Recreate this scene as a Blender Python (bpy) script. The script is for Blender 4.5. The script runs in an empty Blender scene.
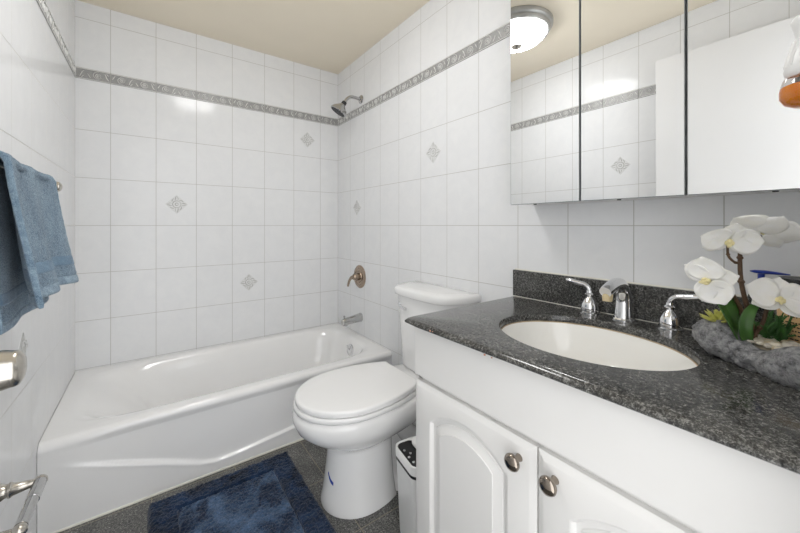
import bpy, bmesh, math, random
from mathutils import Vector, Matrix, noise

random.seed(7)
SC = bpy.context.scene
COL = SC.collection
PI = math.pi
YAW = 0.6309
CAM_Z = 1.095
BACK_Y, RIGHT_X, LEFT_X, FRONT_Y = 2.4555, 1.1905, -0.3178, -0.03
CEIL_Z = 2.279

# ------------------------------------------------------------------ camera, world, exposure
cam_data = bpy.data.cameras.new('camera')
cam_data.sensor_width = 36.0
cam_data.lens = 342.2 / 800 * 36.0
cam_data.shift_y = -41.25 / 800
cam_data.clip_start = 0.01
cam = bpy.data.objects.new('camera', cam_data)
cam.location = (0, 0, CAM_Z)
cam.rotation_euler = (PI / 2, 0, -YAW)
COL.objects.link(cam)
SC.camera = cam

world = bpy.data.worlds.new('hall_light')
world.use_nodes = True
world.node_tree.nodes['Background'].inputs[0].default_value = (0.99, 0.995, 1.0, 1)
world.node_tree.nodes['Background'].inputs[1].default_value = 1.5
SC.world = world
LAMP_STRENGTH = 14.0

SC.view_settings.view_transform = 'Standard'
SC.view_settings.look = 'None'
SC.view_settings.exposure = 0.98
SC.view_settings.gamma = 1.0
SC.view_settings.use_curve_mapping = False
SC.cycles.use_denoising = True
SC.cycles.max_bounces = 12
SC.cycles.diffuse_bounces = 6
SC.cycles.glossy_bounces = 6
SC.cycles.transmission_bounces = 8
SC.cycles.sample_clamp_indirect = 6.0


# ------------------------------------------------------------------ materials
def lin(c):
    c /= 255.0
    return c / 12.92 if c <= 0.04045 else ((c + 0.055) / 1.055) ** 2.4


def rgb(r, g, b):
    return (lin(r), lin(g), lin(b), 1.0)


class NT:
    """small helper round a material's node tree"""
    def __init__(self, name):
        self.m = bpy.data.materials.new(name)
        self.m.use_nodes = True
        self.t = self.m.node_tree
        self.bsdf = self.t.nodes['Principled BSDF']

    def node(self, kind, **kw):
        n = self.t.nodes.new(kind)
        for k, v in kw.items():
            setattr(n, k, v)
        return n

    def link(self, a, b):
        self.t.links.new(a, b)

    def put(self, sock, v):
        if hasattr(v, 'is_output') or isinstance(v, bpy.types.NodeSocket):
            self.link(v, sock)
        else:
            sock.default_value = v

    def math(self, op, a, b=None, c=None):
        n = self.node('ShaderNodeMath', operation=op)
        self.put(n.inputs[0], a)
        if b is not None:
            self.put(n.inputs[1], b)
        if c is not None:
            self.put(n.inputs[2], c)
        return n.outputs[0]

    def mix(self, fac, a, b):
        n = self.node('ShaderNodeMix', data_type='RGBA')
        self.put(n.inputs[0], fac)
        self.put(n.inputs[6], a)
        self.put(n.inputs[7], b)
        return n.outputs[2]

    def coord(self):
        return self.node('ShaderNodeTexCoord').outputs['Object']

    def noise(self, scale, detail=4, rough=0.5, vec=None, dist=0.0):
        n = self.node('ShaderNodeTexNoise')
        n.inputs['Scale'].default_value = scale
        n.inputs['Detail'].default_value = detail
        n.inputs['Roughness'].default_value = rough
        n.inputs['Distortion'].default_value = dist
        self.link(vec if vec is not None else self.coord(), n.inputs['Vector'])
        return n.outputs['Fac']

    def ramp(self, fac, stops):
        n = self.node('ShaderNodeValToRGB')
        el = n.color_ramp.elements
        el[0].position, el[0].color = stops[0]
        el[1].position, el[1].color = stops[-1]
        for p, c in stops[1:-1]:
            e = el.new(p)
            e.color = c
        self.link(fac, n.inputs[0])
        return n.outputs[0]

    def bump(self, height, strength=0.3, distance=0.002, normal=None):
        n = self.node('ShaderNodeBump')
        n.inputs['Strength'].default_value = strength
        n.inputs['Distance'].default_value = distance
        self.link(height, n.inputs['Height'])
        if normal is not None:
            self.link(normal, n.inputs['Normal'])
        self.link(n.outputs[0], self.bsdf.inputs['Normal'])
        return n.outputs[0]

    def set(self, **kw):
        for k, v in kw.items():
            self.put(self.bsdf.inputs[k.replace('_', ' ')], v)
        return self


def plain(name, col, rough=0.4, metal=0.0, nscale=30, namt=0.04, bump=0.0, bscale=200, coat=0.0, spec=None):
    """one colour with a faint procedural variation"""
    t = NT(name)
    n = t.noise(nscale, 3)
    d = tuple(c * (1 - namt) for c in col[:3]) + (1,)
    l = tuple(min(1, c * (1 + namt)) for c in col[:3]) + (1,)
    t.link(t.ramp(n, [(0.3, d), (0.7, l)]), t.bsdf.inputs['Base Color'])
    t.set(Roughness=rough, Metallic=metal)
    if coat:
        t.set(Coat_Weight=coat, Coat_Roughness=0.05)
    if spec is not None:
        t.bsdf.inputs['Specular IOR Level'].default_value = spec
    if bump:
        t.bump(t.noise(bscale, 4), bump, 0.002)
    return t.m


TW = 0.2032
TILE_BELOW, TILE_ABOVE = 0.254, 0.263
BAND_LOW, BAND_TOP = 0.7746 + CAM_Z, 0.8338 + CAM_Z
ROW_TOP = 0.7608 + CAM_Z


def tile_material(name, axis, first):
    """glossy white wall tile 20 x 25 cm, grout lines from the object's own coordinates"""
    t = NT(name)
    co = t.coord()
    sep = t.node('ShaderNodeSeparateXYZ')
    t.link(co, sep.inputs[0])
    u = t.math('DIVIDE', t.math('SUBTRACT', sep.outputs[axis], first), TW)
    z = sep.outputs[2]
    below = t.math('MAXIMUM', t.math('DIVIDE', t.math('SUBTRACT', ROW_TOP, z), TILE_BELOW), 0.02)
    above = t.math('DIVIDE', t.math('SUBTRACT', z, BAND_TOP), TILE_ABOVE)
    is_above = t.math('GREATER_THAN', z, BAND_LOW + 0.03)
    v = t.math('ADD', t.math('MULTIPLY', above, is_above), t.math('MULTIPLY', below, t.math('SUBTRACT', 1.0, is_above)))

    def edge(a, size):       # metres to the nearest line
        f = t.math('SUBTRACT', a, t.math('FLOOR', a))
        return t.math('MULTIPLY', t.math('MINIMUM', f, t.math('SUBTRACT', 1.0, f)), size)
    dist = t.math('MINIMUM', edge(u, TW), edge(v, TILE_BELOW))
    mr = t.node('ShaderNodeMapRange')
    mr.interpolation_type = 'SMOOTHSTEP'
    t.link(dist, mr.inputs[0])
    mr.inputs[1].default_value, mr.inputs[2].default_value = 0.0006, 0.0017
    tile = mr.outputs[0]
    # soft marbling, a little different from tile to tile
    comb = t.node('ShaderNodeCombineXYZ')
    t.link(t.math('FLOOR', u), comb.inputs[0])
    t.link(t.math('FLOOR', v), comb.inputs[1])
    wn = t.node('ShaderNodeTexWhiteNoise')
    t.link(comb.outputs[0], wn.inputs['Vector'])
    va = t.node('ShaderNodeVectorMath', operation='MULTIPLY_ADD')
    t.link(wn.outputs['Color'], va.inputs[0])
    va.inputs[1].default_value = (9, 9, 9)
    t.link(co, va.inputs[2])
    marb = t.ramp(t.noise(16, 5, 0.6, va.outputs[0], 0.6), [(0.3, (0.785, 0.795, 0.81, 1)), (0.72, (0.82, 0.828, 0.838, 1))])
    t.link(t.mix(tile, (0.50, 0.495, 0.47, 1), marb), t.bsdf.inputs['Base Color'])
    ro = t.node('ShaderNodeMapRange')
    t.link(tile, ro.inputs[0])
    ro.inputs[3].default_value, ro.inputs[4].default_value = 0.8, 0.12
    t.link(ro.outputs[0], t.bsdf.inputs['Roughness'])
    mp = t.node('ShaderNodeMapping')
    mp.inputs['Scale'].default_value = (1.0, 1.0, 0.35)
    t.link(va.outputs[0], mp.inputs[0])
    wav = t.noise(14, 1, 0.4, mp.outputs[0])
    h = t.math('ADD', t.math('MULTIPLY', tile, 0.9), t.math('MULTIPLY', wav, 0.45))
    t.bump(h, 0.5, 0.0012)
    t.bsdf.inputs['Specular IOR Level'].default_value = 0.17
    return t.m


def granite(name, tiled=False, dark=0.012, mid=0.062, light=0.30):
    t = NT(name)
    co = t.coord()
    n1 = t.noise(170, 6, 0.7, co, 0.5)
    n2 = t.noise(420, 3, 0.6, co)
    n3 = t.noise(9, 4, 0.6, co, 0.5)
    s = t.math('ADD', t.math('ADD', t.math('MULTIPLY', n1, 0.62), t.math('MULTIPLY', n2, 0.3)), t.math('MULTIPLY', n3, 0.12))
    col = t.ramp(s, [(0.42, (dark, dark, dark, 1)), (0.53, (mid, mid, mid * 0.95, 1)), (0.66, (light, light * 0.985, light * 0.93, 1))])
    if tiled:
        sep = t.node('ShaderNodeSeparateXYZ')
        t.link(co, sep.inputs[0])

        def edge(a, first):
            q = t.math('DIVIDE', t.math('SUBTRACT', a, first), 0.305)
            f = t.math('SUBTRACT', q, t.math('FLOOR', q))
            return t.math('MULTIPLY', t.math('MINIMUM', f, t.math('SUBTRACT', 1.0, f)), 0.305)
        d = t.math('MINIMUM', edge(sep.outputs[0], 0.615), edge(sep.outputs[1], 1.08))
        g = t.math('GREATER_THAN', d, 0.0013)
        col = t.mix(g, (0.30, 0.26, 0.19, 1), col)
        t.set(Roughness=0.3)
        t.bump(g, 0.4, 0.001)
    else:
        t.set(Roughness=0.16)
    t.link(col, t.bsdf.inputs['Base Color'])
    return t.m


def cloth_material(name, deep, pale, scale=420, strength=0.9, patch=9, spec=0.1, wp=0.45, lo=0.36, hi=0.64):
    t = NT(name)
    co = t.coord()
    a = t.noise(scale, 3, 0.7, co)
    b = t.noise(patch, 4, 0.6, co, 0.8)
    f = t.math('ADD', t.math('MULTIPLY', a, 1 - wp), t.math('MULTIPLY', b, wp))
    t.link(t.ramp(f, [(lo, deep), (hi, pale)]), t.bsdf.inputs['Base Color'])
    t.set(Roughness=1.0, Sheen_Weight=0.25, Sheen_Roughness=0.5)
    t.bsdf.inputs['Specular IOR Level'].default_value = spec
    t.bump(a, strength, 0.003)
    return t.m


M = {}
M['tile_back'] = tile_material('white tile, back wall', 0, LEFT_X + 0.143)
M['tile_side'] = tile_material('white tile, side walls', 1, BACK_Y - 0.2047)
M['tile_front'] = tile_material('white tile, entry wall', 0, RIGHT_X)
M['band_ground'] = plain('grey border tile', rgb(158, 158, 157), 0.35, namt=0.10, nscale=90)
M['band_relief'] = plain('pale border scroll', rgb(230, 230, 228), 0.3, namt=0.05)
M['motif_grey'] = plain('grey motif glaze', rgb(180, 180, 178), 0.35, namt=0.12, nscale=120)
M['motif_pale'] = plain('pale motif glaze', rgb(224, 225, 225), 0.25)
M['ceiling'] = plain('beige ceiling paint', rgb(240, 230, 211), 0.7, namt=0.015, nscale=3)
M['floor'] = granite('dark granite floor tile', True, 0.018, 0.095, 0.48)
M['granite'] = granite('dark granite worktop')
M['acrylic'] = plain('white tub enamel', rgb(241, 241, 241), 0.14, namt=0.01, nscale=4, coat=0.3)
M['china'] = plain('white vitreous china', rgb(238, 238, 238), 0.1, namt=0.01, nscale=4, coat=0.4)
M['seat'] = plain('white seat plastic', rgb(239, 239, 239), 0.22, namt=0.01, nscale=4)
M['sink'] = plain('off-white sink china', rgb(242, 241, 237), 0.1, namt=0.01, nscale=4, coat=0.3)
M['thermofoil'] = plain('white cabinet foil', rgb(231, 230, 228), 0.32, namt=0.008, nscale=5)
M['white_paint'] = plain('white gloss paint', rgb(226, 226, 226), 0.35, namt=0.01, nscale=5)
M['white_plastic'] = plain('white plastic', rgb(230, 230, 229), 0.3, namt=0.01)
M['black_plastic'] = plain('black gloss plastic', (0.010, 0.010, 0.011, 1), 0.35, spec=0.25)
M['chrome'] = plain('chrome', (0.80, 0.80, 0.81, 1), 0.06, 1.0, namt=0.01)
M['worn_chrome'] = plain('worn chrome', (0.52, 0.52, 0.52, 1), 0.16, 1.0, namt=0.08, nscale=60)
M['nickel'] = plain('brushed nickel', (0.56, 0.53, 0.48, 1), 0.26, 1.0, namt=0.06, nscale=80)
M['satin'] = plain('satin grey metal', (0.42, 0.42, 0.41, 1), 0.42, 0.85, namt=0.05)
M['bronze'] = plain('aged bronze nickel', (0.40, 0.32, 0.25, 1), 0.25, 1.0, namt=0.1, nscale=60)
M['dark_nickel'] = plain('dark polished nickel', (0.30, 0.26, 0.22, 1), 0.10, 1.0, namt=0.05)
M['dark_rubber'] = plain('dark rubber', (0.02, 0.02, 0.024, 1), 0.5)
M['scale'] = plain('limescale aerator', rgb(205, 188, 150), 0.6, namt=0.1, nscale=200)
M['towel'] = cloth_material('blue terry towel', rgb(58, 82, 104), rgb(148, 172, 190), 330, 1.0, 8, wp=0.3)
M['towel_band'] = cloth_material('woven towel band', rgb(62, 90, 114), rgb(118, 148, 172), 700, 0.5, 20)
M['towel_hem'] = cloth_material('pale towel hem', rgb(72, 97, 119), rgb(158, 180, 196), 600, 0.6, 30)
M['mat_pile'] = cloth_material('navy bath mat pile', rgb(8, 17, 32), rgb(40, 62, 94), 200, 1.0, 10, wp=0.65, lo=0.4, hi=0.64)  # border and centre: sheen of brushed pile painted into the colour as patches
M['mat_pile_low'] = cloth_material('navy bath mat centre', rgb(18, 34, 58), rgb(92, 118, 152), 200, 1.0, 7, wp=0.72, lo=0.42, hi=0.62)
M['stone'] = None
M['petal'] = None
M['leaf'] = plain('orchid leaf green', rgb(66, 104, 46), 0.28, namt=0.25, nscale=30, spec=0.5)
M['fern'] = plain('fern green', rgb(58, 104, 44), 0.5, namt=0.25, nscale=60)
M['succulent'] = plain('yellow green succulent', rgb(196, 196, 104), 0.45, namt=0.12, nscale=60)
M['stem'] = plain('brown orchid stem', rgb(84, 62, 42), 0.6, namt=0.25, nscale=80)
M['lip'] = plain('yellow orchid lip', rgb(236, 224, 170), 0.5, namt=0.1)
M['pebble'] = plain('cream pebble', rgb(226, 218, 200), 0.5, namt=0.06, nscale=60)
M['pebble_grey'] = plain('greyish pebble', rgb(206, 200, 188), 0.5, namt=0.06, nscale=60)
M['pebble_tan'] = plain('tan pebble', rgb(218, 202, 172), 0.5, namt=0.06, nscale=60)
M['gravel_bed'] = plain('pale gravel bed', rgb(196, 188, 170), 0.9, namt=0.2, nscale=200)
M['blue_plastic'] = plain('blue pump plastic', rgb(38, 62, 158), 0.3)
M['peach'] = plain('peach label', rgb(238, 200, 146), 0.35, namt=0.05)
M['peach_pale'] = plain('pale peach wax', rgb(242, 218, 178), 0.35, namt=0.05)
M['ink'] = plain('dark print', rgb(66, 46, 34), 0.6)
M['blue_tape'] = plain('blue mark', rgb(22, 62, 158), 0.5)
M['caulk'] = plain('white caulk', rgb(228, 226, 216), 0.6)
M['stain'] = plain('brownish sealant', rgb(176, 156, 126), 0.7, namt=0.25, nscale=40)
M['chip'] = plain('orange chipped edge', rgb(186, 138, 116), 0.8)

t = NT('grey driftwood stone')
n = t.noise(75, 9, 0.78, None, 0.15)
t.link(t.ramp(n, [(0.34, rgb(76, 76, 78)), (0.48, rgb(146, 146, 148)), (0.66, rgb(196, 196, 197))]), t.bsdf.inputs['Base Color'])
t.set(Roughness=0.85)
t.bump(n, 1.0, 0.008)
M['stone'] = t.m

t = NT('white orchid petal')
n = t.noise(60, 3)
t.link(t.ramp(n, [(0.3, rgb(247, 245, 237)), (0.7, rgb(252, 251, 247))]), t.bsdf.inputs['Base Color'])
t.set(Roughness=0.55, Subsurface_Weight=0.25, Subsurface_Radius=(0.01, 0.01, 0.008))
t.bsdf.inputs['Subsurface Scale'].default_value = 0.3
M['petal'] = t.m

t = NT('mirror silvering')
n = t.noise(2, 1)
t.link(t.ramp(n, [(0.0, (0.93, 0.94, 0.945, 1)), (1.0, (0.95, 0.955, 0.955, 1))]), t.bsdf.inputs['Base Color'])
t.set(Metallic=1.0, Roughness=0.0)
M['mirror'] = t.m

t = NT('mirror ground edge')
n = t.noise(20, 1)
t.link(t.ramp(n, [(0.0, (0.24, 0.26, 0.27, 1)), (1.0, (0.30, 0.32, 0.33, 1))]), t.bsdf.inputs['Base Color'])
t.set(Metallic=0.0, Roughness=0.35)
M['mirror_edge'] = t.m

t = NT('lit frosted lamp glass')
n = t.noise(25, 2)
t.set(Roughness=0.3)
t.link(t.ramp(n, [(0.3, (0.93, 0.93, 0.92, 1)), (0.7, (0.97, 0.97, 0.96, 1))]), t.bsdf.inputs['Base Color'])
t.bsdf.inputs['Emission Color'].default_value = (1.0, 0.993, 0.985, 1)
t.bsdf.inputs['Emission Strength'].default_value = LAMP_STRENGTH
M['lamp_glass'] = t.m


def glass(name, col, rough=0.02, ior=1.45):
    t = NT(name)
    n = t.noise(5, 1)
    t.link(t.ramp(n, [(0.0, col), (1.0, col)]), t.bsdf.inputs['Base Color'])
    t.set(Roughness=rough, Transmission_Weight=1.0, IOR=ior)
    return t.m


M['clear_glass'] = glass('clear glass', (0.98, 0.98, 0.98, 1))
M['clear_plastic'] = glass('clear bottle plastic', (0.93, 0.95, 0.97, 1), 0.12, 1.2)
M['amber_oil'] = NT('amber scented oil')
_t = M['amber_oil']
_n = _t.noise(40, 2)
_t.link(_t.ramp(_n, [(0.3, rgb(250, 140, 10)), (0.7, rgb(255, 160, 28))]), _t.bsdf.inputs['Base Color'])
_t.set(Roughness=0.08)
M['amber_oil'] = _t.m


# ------------------------------------------------------------------ mesh helpers
def finish(name, bm, mats, parent=None, smooth=True, angle=40, loc=None):
    bmesh.ops.recalc_face_normals(bm, faces=bm.faces[:])
    me = bpy.data.meshes.new(name)
    if smooth:
        for f in bm.faces:
            f.smooth = True
        lim = math.radians(angle)
        for e in bm.edges:
            if len(e.link_faces) == 2:
                if e.calc_face_angle(0) > lim:
                    e.smooth = False
    bm.to_mesh(me)
    bm.free()
    if not isinstance(mats, (list, tuple)):
        mats = [mats]
    for m in mats:
        me.materials.append(m)
    o = bpy.data.objects.new(name, me)
    COL.objects.link(o)
    if parent is not None:
        o.parent = parent
        o.matrix_parent_inverse = Matrix.Identity(4)
    if loc is not None:
        o.location = loc
    return o


def thing(name, label, cat, loc=(0, 0, 0), group=None):
    o = bpy.data.objects.new(name, None)
    o.empty_display_size = 0.05
    COL.objects.link(o)
    o.location = loc
    tag(o, label, cat, group)
    return o


def tag(o, label, cat, group=None):
    o['label'] = label
    o['category'] = cat
    if group:
        o['group'] = group
    return o


def structure(o, label=None, cat=None):
    o['kind'] = 'structure'
    if label:
        o['label'] = label
        o['category'] = cat
    return o


def box(bm, x0, x1, y0, y1, z0, z1, bevel=0.0, seg=2, mat=0):
    vs = [bm.verts.new((x, y, z)) for x in (x0, x1) for y in (y0, y1) for z in (z0, z1)]
    idx = [(0, 1, 3, 2), (4, 6, 7, 5), (0, 4, 5, 1), (2, 3, 7, 6), (0, 2, 6, 4), (1, 5, 7, 3)]
    fs = [bm.faces.new([vs[i] for i in f]) for f in idx]
    for f in fs:
        f.material_index = mat
    if bevel:
        es = list({e for f in fs for e in f.edges})
        r = bmesh.ops.bevel(bm, geom=es, offset=bevel, segments=seg, profile=0.5, affect='EDGES')
        for f in r['faces']:
            f.material_index = mat
    return fs


def loft(bm, rings, close=True, cap0=True, cap1=True, mat=0):
    """rings: lists of points with the same count"""
    vr = [[bm.verts.new(p) for p in r] for r in rings]
    n = len(rings[0])
    for a, b in zip(vr[:-1], vr[1:]):
        for i in range(n if close else n - 1):
            j = (i + 1) % n
            f = bm.faces.new((a[i], a[j], b[j], b[i]))
            f.material_index = mat
    if cap0:
        bm.faces.new(vr[0]).material_index = mat
    if cap1:
        bm.faces.new(vr[-1]).material_index = mat
    return vr


def frame_of(d):
    d = Vector(d).normalized()
    up = Vector((0, 0, 1)) if abs(d.z) < 0.95 else Vector((1, 0, 0))
    a = d.cross(up).normalized()
    b = d.cross(a).normalized()
    return a, b, d


def lathe(bm, profile, origin=(0, 0, 0), axis=(0, 0, 1), n=32, mat=0, sx=1.0, sy=1.0):
    """profile: (radius, distance along the axis)"""
    a, b, d = frame_of(axis)
    o = Vector(origin)
    rings = []
    for r, h in profile:
        r = max(r, 1e-5)
        rings.append([o + d * h + (a * math.cos(2 * PI * i / n) * sx + b * math.sin(2 * PI * i / n) * sy) * r for i in range(n)])
    return loft(bm, rings, mat=mat)


def spline(pts, per=8):
    """Catmull-Rom through the points (tuples of any length)"""
    P = [tuple(p) for p in pts]
    P = [tuple(2 * a - b for a, b in zip(P[0], P[1]))] + P + [tuple(2 * a - b for a, b in zip(P[-1], P[-2]))]
    out = []
    for i in range(1, len(P) - 2):
        for k in range(per):
            t_ = k / per
            out.append(tuple(0.5 * (2 * b + (c - a) * t_ + (2 * a - 5 * b + 4 * c - d) * t_ ** 2 + (3 * b - a - 3 * c + d) * t_ ** 3)
                             for a, b, c, d in zip(P[i - 1], P[i], P[i + 1], P[i + 2])))
    out.append(P[-2])
    return out


def tube(bm, pts, radii, n=12, mat=0, flat=1.0, closed=False, up=(0, 0, 1)):
    """round tube through pts; flat squeezes the second axis"""
    pts = [Vector(p) for p in pts]
    if not isinstance(radii, (list, tuple)):
        radii = [radii] * len(pts)
    up = Vector(up)
    prev = None
    rings = []
    m = len(pts)
    for i, p in enumerate(pts):
        if closed:
            d = (pts[(i + 1) % m] - pts[i - 1]).normalized()
        else:
            d = (pts[min(i + 1, m - 1)] - pts[max(i - 1, 0)]).normalized()
        a = d.cross(up) if prev is None else (prev - d * prev.dot(d))
        if a.length < 1e-4:
            a = d.cross(Vector((1, 0, 0)))
        a.normalize()
        prev = a
        b = d.cross(a).normalized()
        rings.append([p + (a * math.cos(2 * PI * k / n) + b * math.sin(2 * PI * k / n) * flat) * radii[i] for k in range(n)])
    if closed:
        rings.append(rings[0])
        vr = [[bm.verts.new(q) for q in r] for r in rings[:-1]]
        for i in range(m):
            A, B = vr[i], vr[(i + 1) % m]
            for k in range(n):
                bm.faces.new((A[k], A[(k + 1) % n], B[(k + 1) % n], B[k])).material_index = mat
        return vr
    return loft(bm, rings, mat=mat)


def ball(bm, c, r, u=16, v=10, mat=0):
    """ellipsoid; r is a number or three"""
    if not isinstance(r, (tuple, list)):
        r = (r, r, r)
    prof = []
    for i in range(v + 1):
        th = PI * i / v
        prof.append([(c[0] + r[0] * max(math.sin(th), 1e-3) * math.cos(2 * PI * k / u), c[1] + r[1] * max(math.sin(th), 1e-3) * math.sin(2 * PI * k / u), c[2] - r[2] * math.cos(th)) for k in range(u)])
    return loft(bm, prof, mat=mat)


def B():
    return bmesh.new()


# ------------------------------------------------------------------ room shell
bm = B()
box(bm, LEFT_X - 0.12, RIGHT_X + 0.12, FRONT_Y - 0.12, BACK_Y + 0.12, -0.06, 0.0)
structure(finish('floor', bm, M['floor'], smooth=False))
bm = B()
box(bm, LEFT_X - 0.12, RIGHT_X + 0.12, FRONT_Y - 0.12, BACK_Y + 0.12, CEIL_Z, CEIL_Z + 0.08)
structure(finish('ceiling', bm, M['ceiling'], smooth=False))


def band_and_motifs(bm, place, u0, u1, first, motifs):
    """raised grey border with scrolls and the diamond motifs, as relief on a wall. place(u, z, out) gives a point"""
    def quad(a, b, c, d, m):
        bm.faces.new([bm.verts.new(p) for p in (a, b, c, d)]).material_index = m

    def slab(ua, ub, za, zb_, h, m, bev=0.0015):
        lo = [(ua, za), (ub, za), (ub, zb_), (ua, zb_)]
        hi = [(ua + bev, za + bev), (ub - bev, za + bev), (ub - bev, zb_ - bev), (ua + bev, zb_ - bev)]
        loft(bm, [[place(u, z, 0) for u, z in lo], [place(u, z, h) for u, z in hi]], cap0=False, mat=m)

    def curl(pts, w, h, m):
        n = len(pts)
        L, R_, T = [], [], []
        for i, (u, z) in enumerate(pts):
            du = pts[min(i + 1, n - 1)][0] - pts[max(i - 1, 0)][0]
            dz = pts[min(i + 1, n - 1)][1] - pts[max(i - 1, 0)][1]
            l = math.hypot(du, dz) or 1
            k = w * (0.35 + 0.65 * math.sin(PI * min(max(i / (n - 1), 0.06), 0.94)))
            L.append(place(u - dz / l * k, z + du / l * k, 0.001))
            R_.append(place(u + dz / l * k, z - du / l * k, 0.001))
            T.append(place(u, z, h))
        loft(bm, [L, T, R_], close=False, cap0=False, cap1=False, mat=m)

    k0 = math.floor((u0 - first) / TW)
    k1 = math.ceil((u1 - first) / TW)
    H = BAND_TOP - BAND_LOW
    zc = (BAND_TOP + BAND_LOW) / 2
    for k in range(k0, k1):
        a, b = max(u0, first + k * TW), min(u1, first + (k + 1) * TW)
        if b - a < 0.01:
            continue
        slab(a + 0.0012, b - 0.0012, BAND_LOW + 0.001, BAND_TOP - 0.001, 0.003, 1)
        # thin pale edge lines
        slab(a + 0.002, b - 0.002, BAND_LOW + 0.002, BAND_LOW + 0.0055, 0.0042, 2, 0.0008)
        slab(a + 0.002, b - 0.002, BAND_TOP - 0.0055, BAND_TOP - 0.002, 0.0042, 2, 0.0008)
        base = first + k * TW

        def inside(pts):
            return all(a + 0.002 < p[0] < b - 0.002 for p in pts)
        for c in range(2):
            cu = base + TW * (0.25 + 0.5 * c)
            sg = 1 if c == 0 else -1
            ring = [(cu + 0.0105 * math.cos(th), zc + 0.0105 * math.sin(th)) for th in [2 * PI * i / 14 for i in range(15)]]
            dot = [(cu + 0.004 * math.cos(th), zc + 0.004 * math.sin(th)) for th in [2 * PI * i / 8 for i in range(9)]]
            sp = [(cu + (0.014 + 0.0022 * th) * math.cos(th * 1.0 + 0.4), zc + sg * (0.014 + 0.0016 * th) * math.sin(th + 0.4)) for th in [4.4 * i / 14 for i in range(15)]]
            leaf1 = [(cu + 0.028 + 0.017 * i / 8, zc + sg * (-0.017 + 0.034 * i / 8 + 0.006 * math.sin(PI * i / 8))) for i in range(9)]
            leaf2 = [(cu - 0.031 - 0.012 * i / 6, zc + sg * (0.018 - 0.022 * i / 6)) for i in range(7)]
            leaf3 = [(cu + 0.034 + 0.010 * i / 6, zc + sg * (-0.02 + 0.012 * i / 6)) for i in range(7)]
            for pts, w in ((ring, 0.0026), (dot, 0.003), (sp, 0.0026), (leaf1, 0.0042), (leaf2, 0.0034), (leaf3, 0.003)):
                if inside(pts):
                    curl(pts, w, 0.0052, 2)
    for (mu, mz) in motifs:
        R_ = 0.058
        N = 4

        def dia(r, h):
            return [place(mu + r * math.cos(PI / 2 * i), mz + r * math.sin(PI / 2 * i), h) for i in range(N)]
        loft(bm, [dia(R_, 0.0), dia(R_ - 0.002, 0.0012)], cap0=False, mat=3)

        def strip(pts, w, m=4):
            curl(pts, w, 0.0026, m)
        strip([(mu + 0.021 * math.cos(2 * PI * i / 16), mz + 0.021 * math.sin(2 * PI * i / 16)) for i in range(17)], 0.003)
        strip([(mu + 0.008 * math.cos(2 * PI * i / 10), mz + 0.008 * math.sin(2 * PI * i / 10)) for i in range(11)], 0.003)
        for q in range(4):
            ca, sa = math.cos(PI / 2 * q), math.sin(PI / 2 * q)

            def rot(p):
                return (mu + p[0] * ca - p[1] * sa, mz + p[0] * sa + p[1] * ca)
            strip([rot(p) for p in spline([(0.024, 0.008), (0.036, 0.006), (0.050, 0.002)], 5)], 0.0034)
            strip([rot(p) for p in spline([(0.012, 0.024), (0.024, 0.023), (0.035, 0.015)], 5)], 0.0030)
            strip([rot(p) for p in spline([(0.024, -0.006), (0.035, -0.007), (0.049, -0.002)], 5)], 0.0020)


rowc = [ROW_TOP - TILE_BELOW * (i + 0.5) for i in range(7)]
wall_mats = [None, M['band_ground'], M['band_relief'], M['motif_pale'], M['motif_grey']]

bm = B()
box(bm, LEFT_X - 0.12, RIGHT_X + 0.12, BACK_Y, BACK_Y + 0.12, 0.0, CEIL_Z)
f0 = LEFT_X + 0.143
band_and_motifs(bm, lambda u, z, h: (u, BACK_Y - h, z), LEFT_X, RIGHT_X, f0,
                [(f0 + TW * 5.5, rowc[0]), (f0 + TW * 1.5, rowc[2]), (f0 + TW * 3.5, rowc[4])])
structure(finish('wall_back', bm, [M['tile_back']] + wall_mats[1:], smooth=False))

bm = B()
box(bm, RIGHT_X, RIGHT_X + 0.12, FRONT_Y, BACK_Y, 0.0, CEIL_Z)
f1 = BACK_Y - 0.2047
band_and_motifs(bm, lambda u, z, h: (RIGHT_X - h, u, z), FRONT_Y, BACK_Y, f1,
                [(f1 - TW * 0.5, rowc[2]), (f1 - TW * 4.5, rowc[1])])
structure(finish('wall_right', bm, [M['tile_side']] + wall_mats[1:], smooth=False))

bm = B()
box(bm, LEFT_X - 0.12, LEFT_X, FRONT_Y, BACK_Y, 0.0, CEIL_Z)
band_and_motifs(bm, lambda u, z, h: (LEFT_X + h, u, z), FRONT_Y, BACK_Y, f1,
                [(f1 - TW * 3.5, rowc[4]), (f1 - TW * 6.5, rowc[1])])
structure(finish('wall_left', bm, [M['tile_side']] + wall_mats[1:], smooth=False))

DOOR_X0, DOOR_X1, DOOR_H = -0.225, 0.50, 2.03
bm = B()
box(bm, LEFT_X - 0.12, DOOR_X0 - 0.02, FRONT_Y - 0.12, FRONT_Y, 0.0, CEIL_Z)
box(bm, DOOR_X1 + 0.02, RIGHT_X + 0.12, FRONT_Y - 0.12, FRONT_Y, 0.0, CEIL_Z)
box(bm, DOOR_X0 - 0.02, DOOR_X1 + 0.02, FRONT_Y - 0.12, FRONT_Y, DOOR_H + 0.02, CEIL_Z)
structure(finish('wall_front', bm, M['tile_front'], smooth=False))
bm = B()
box(bm, DOOR_X0 - 0.02, DOOR_X0, FRONT_Y - 0.12, FRONT_Y, 0, DOOR_H)
box(bm, DOOR_X1, DOOR_X1 + 0.02, FRONT_Y - 0.12, FRONT_Y, 0, DOOR_H)
box(bm, DOOR_X0 - 0.02, DOOR_X1 + 0.02, FRONT_Y - 0.12, FRONT_Y, DOOR_H, DOOR_H + 0.02)
structure(finish('trim_1', bm, M['white_paint'], smooth=False))

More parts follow.
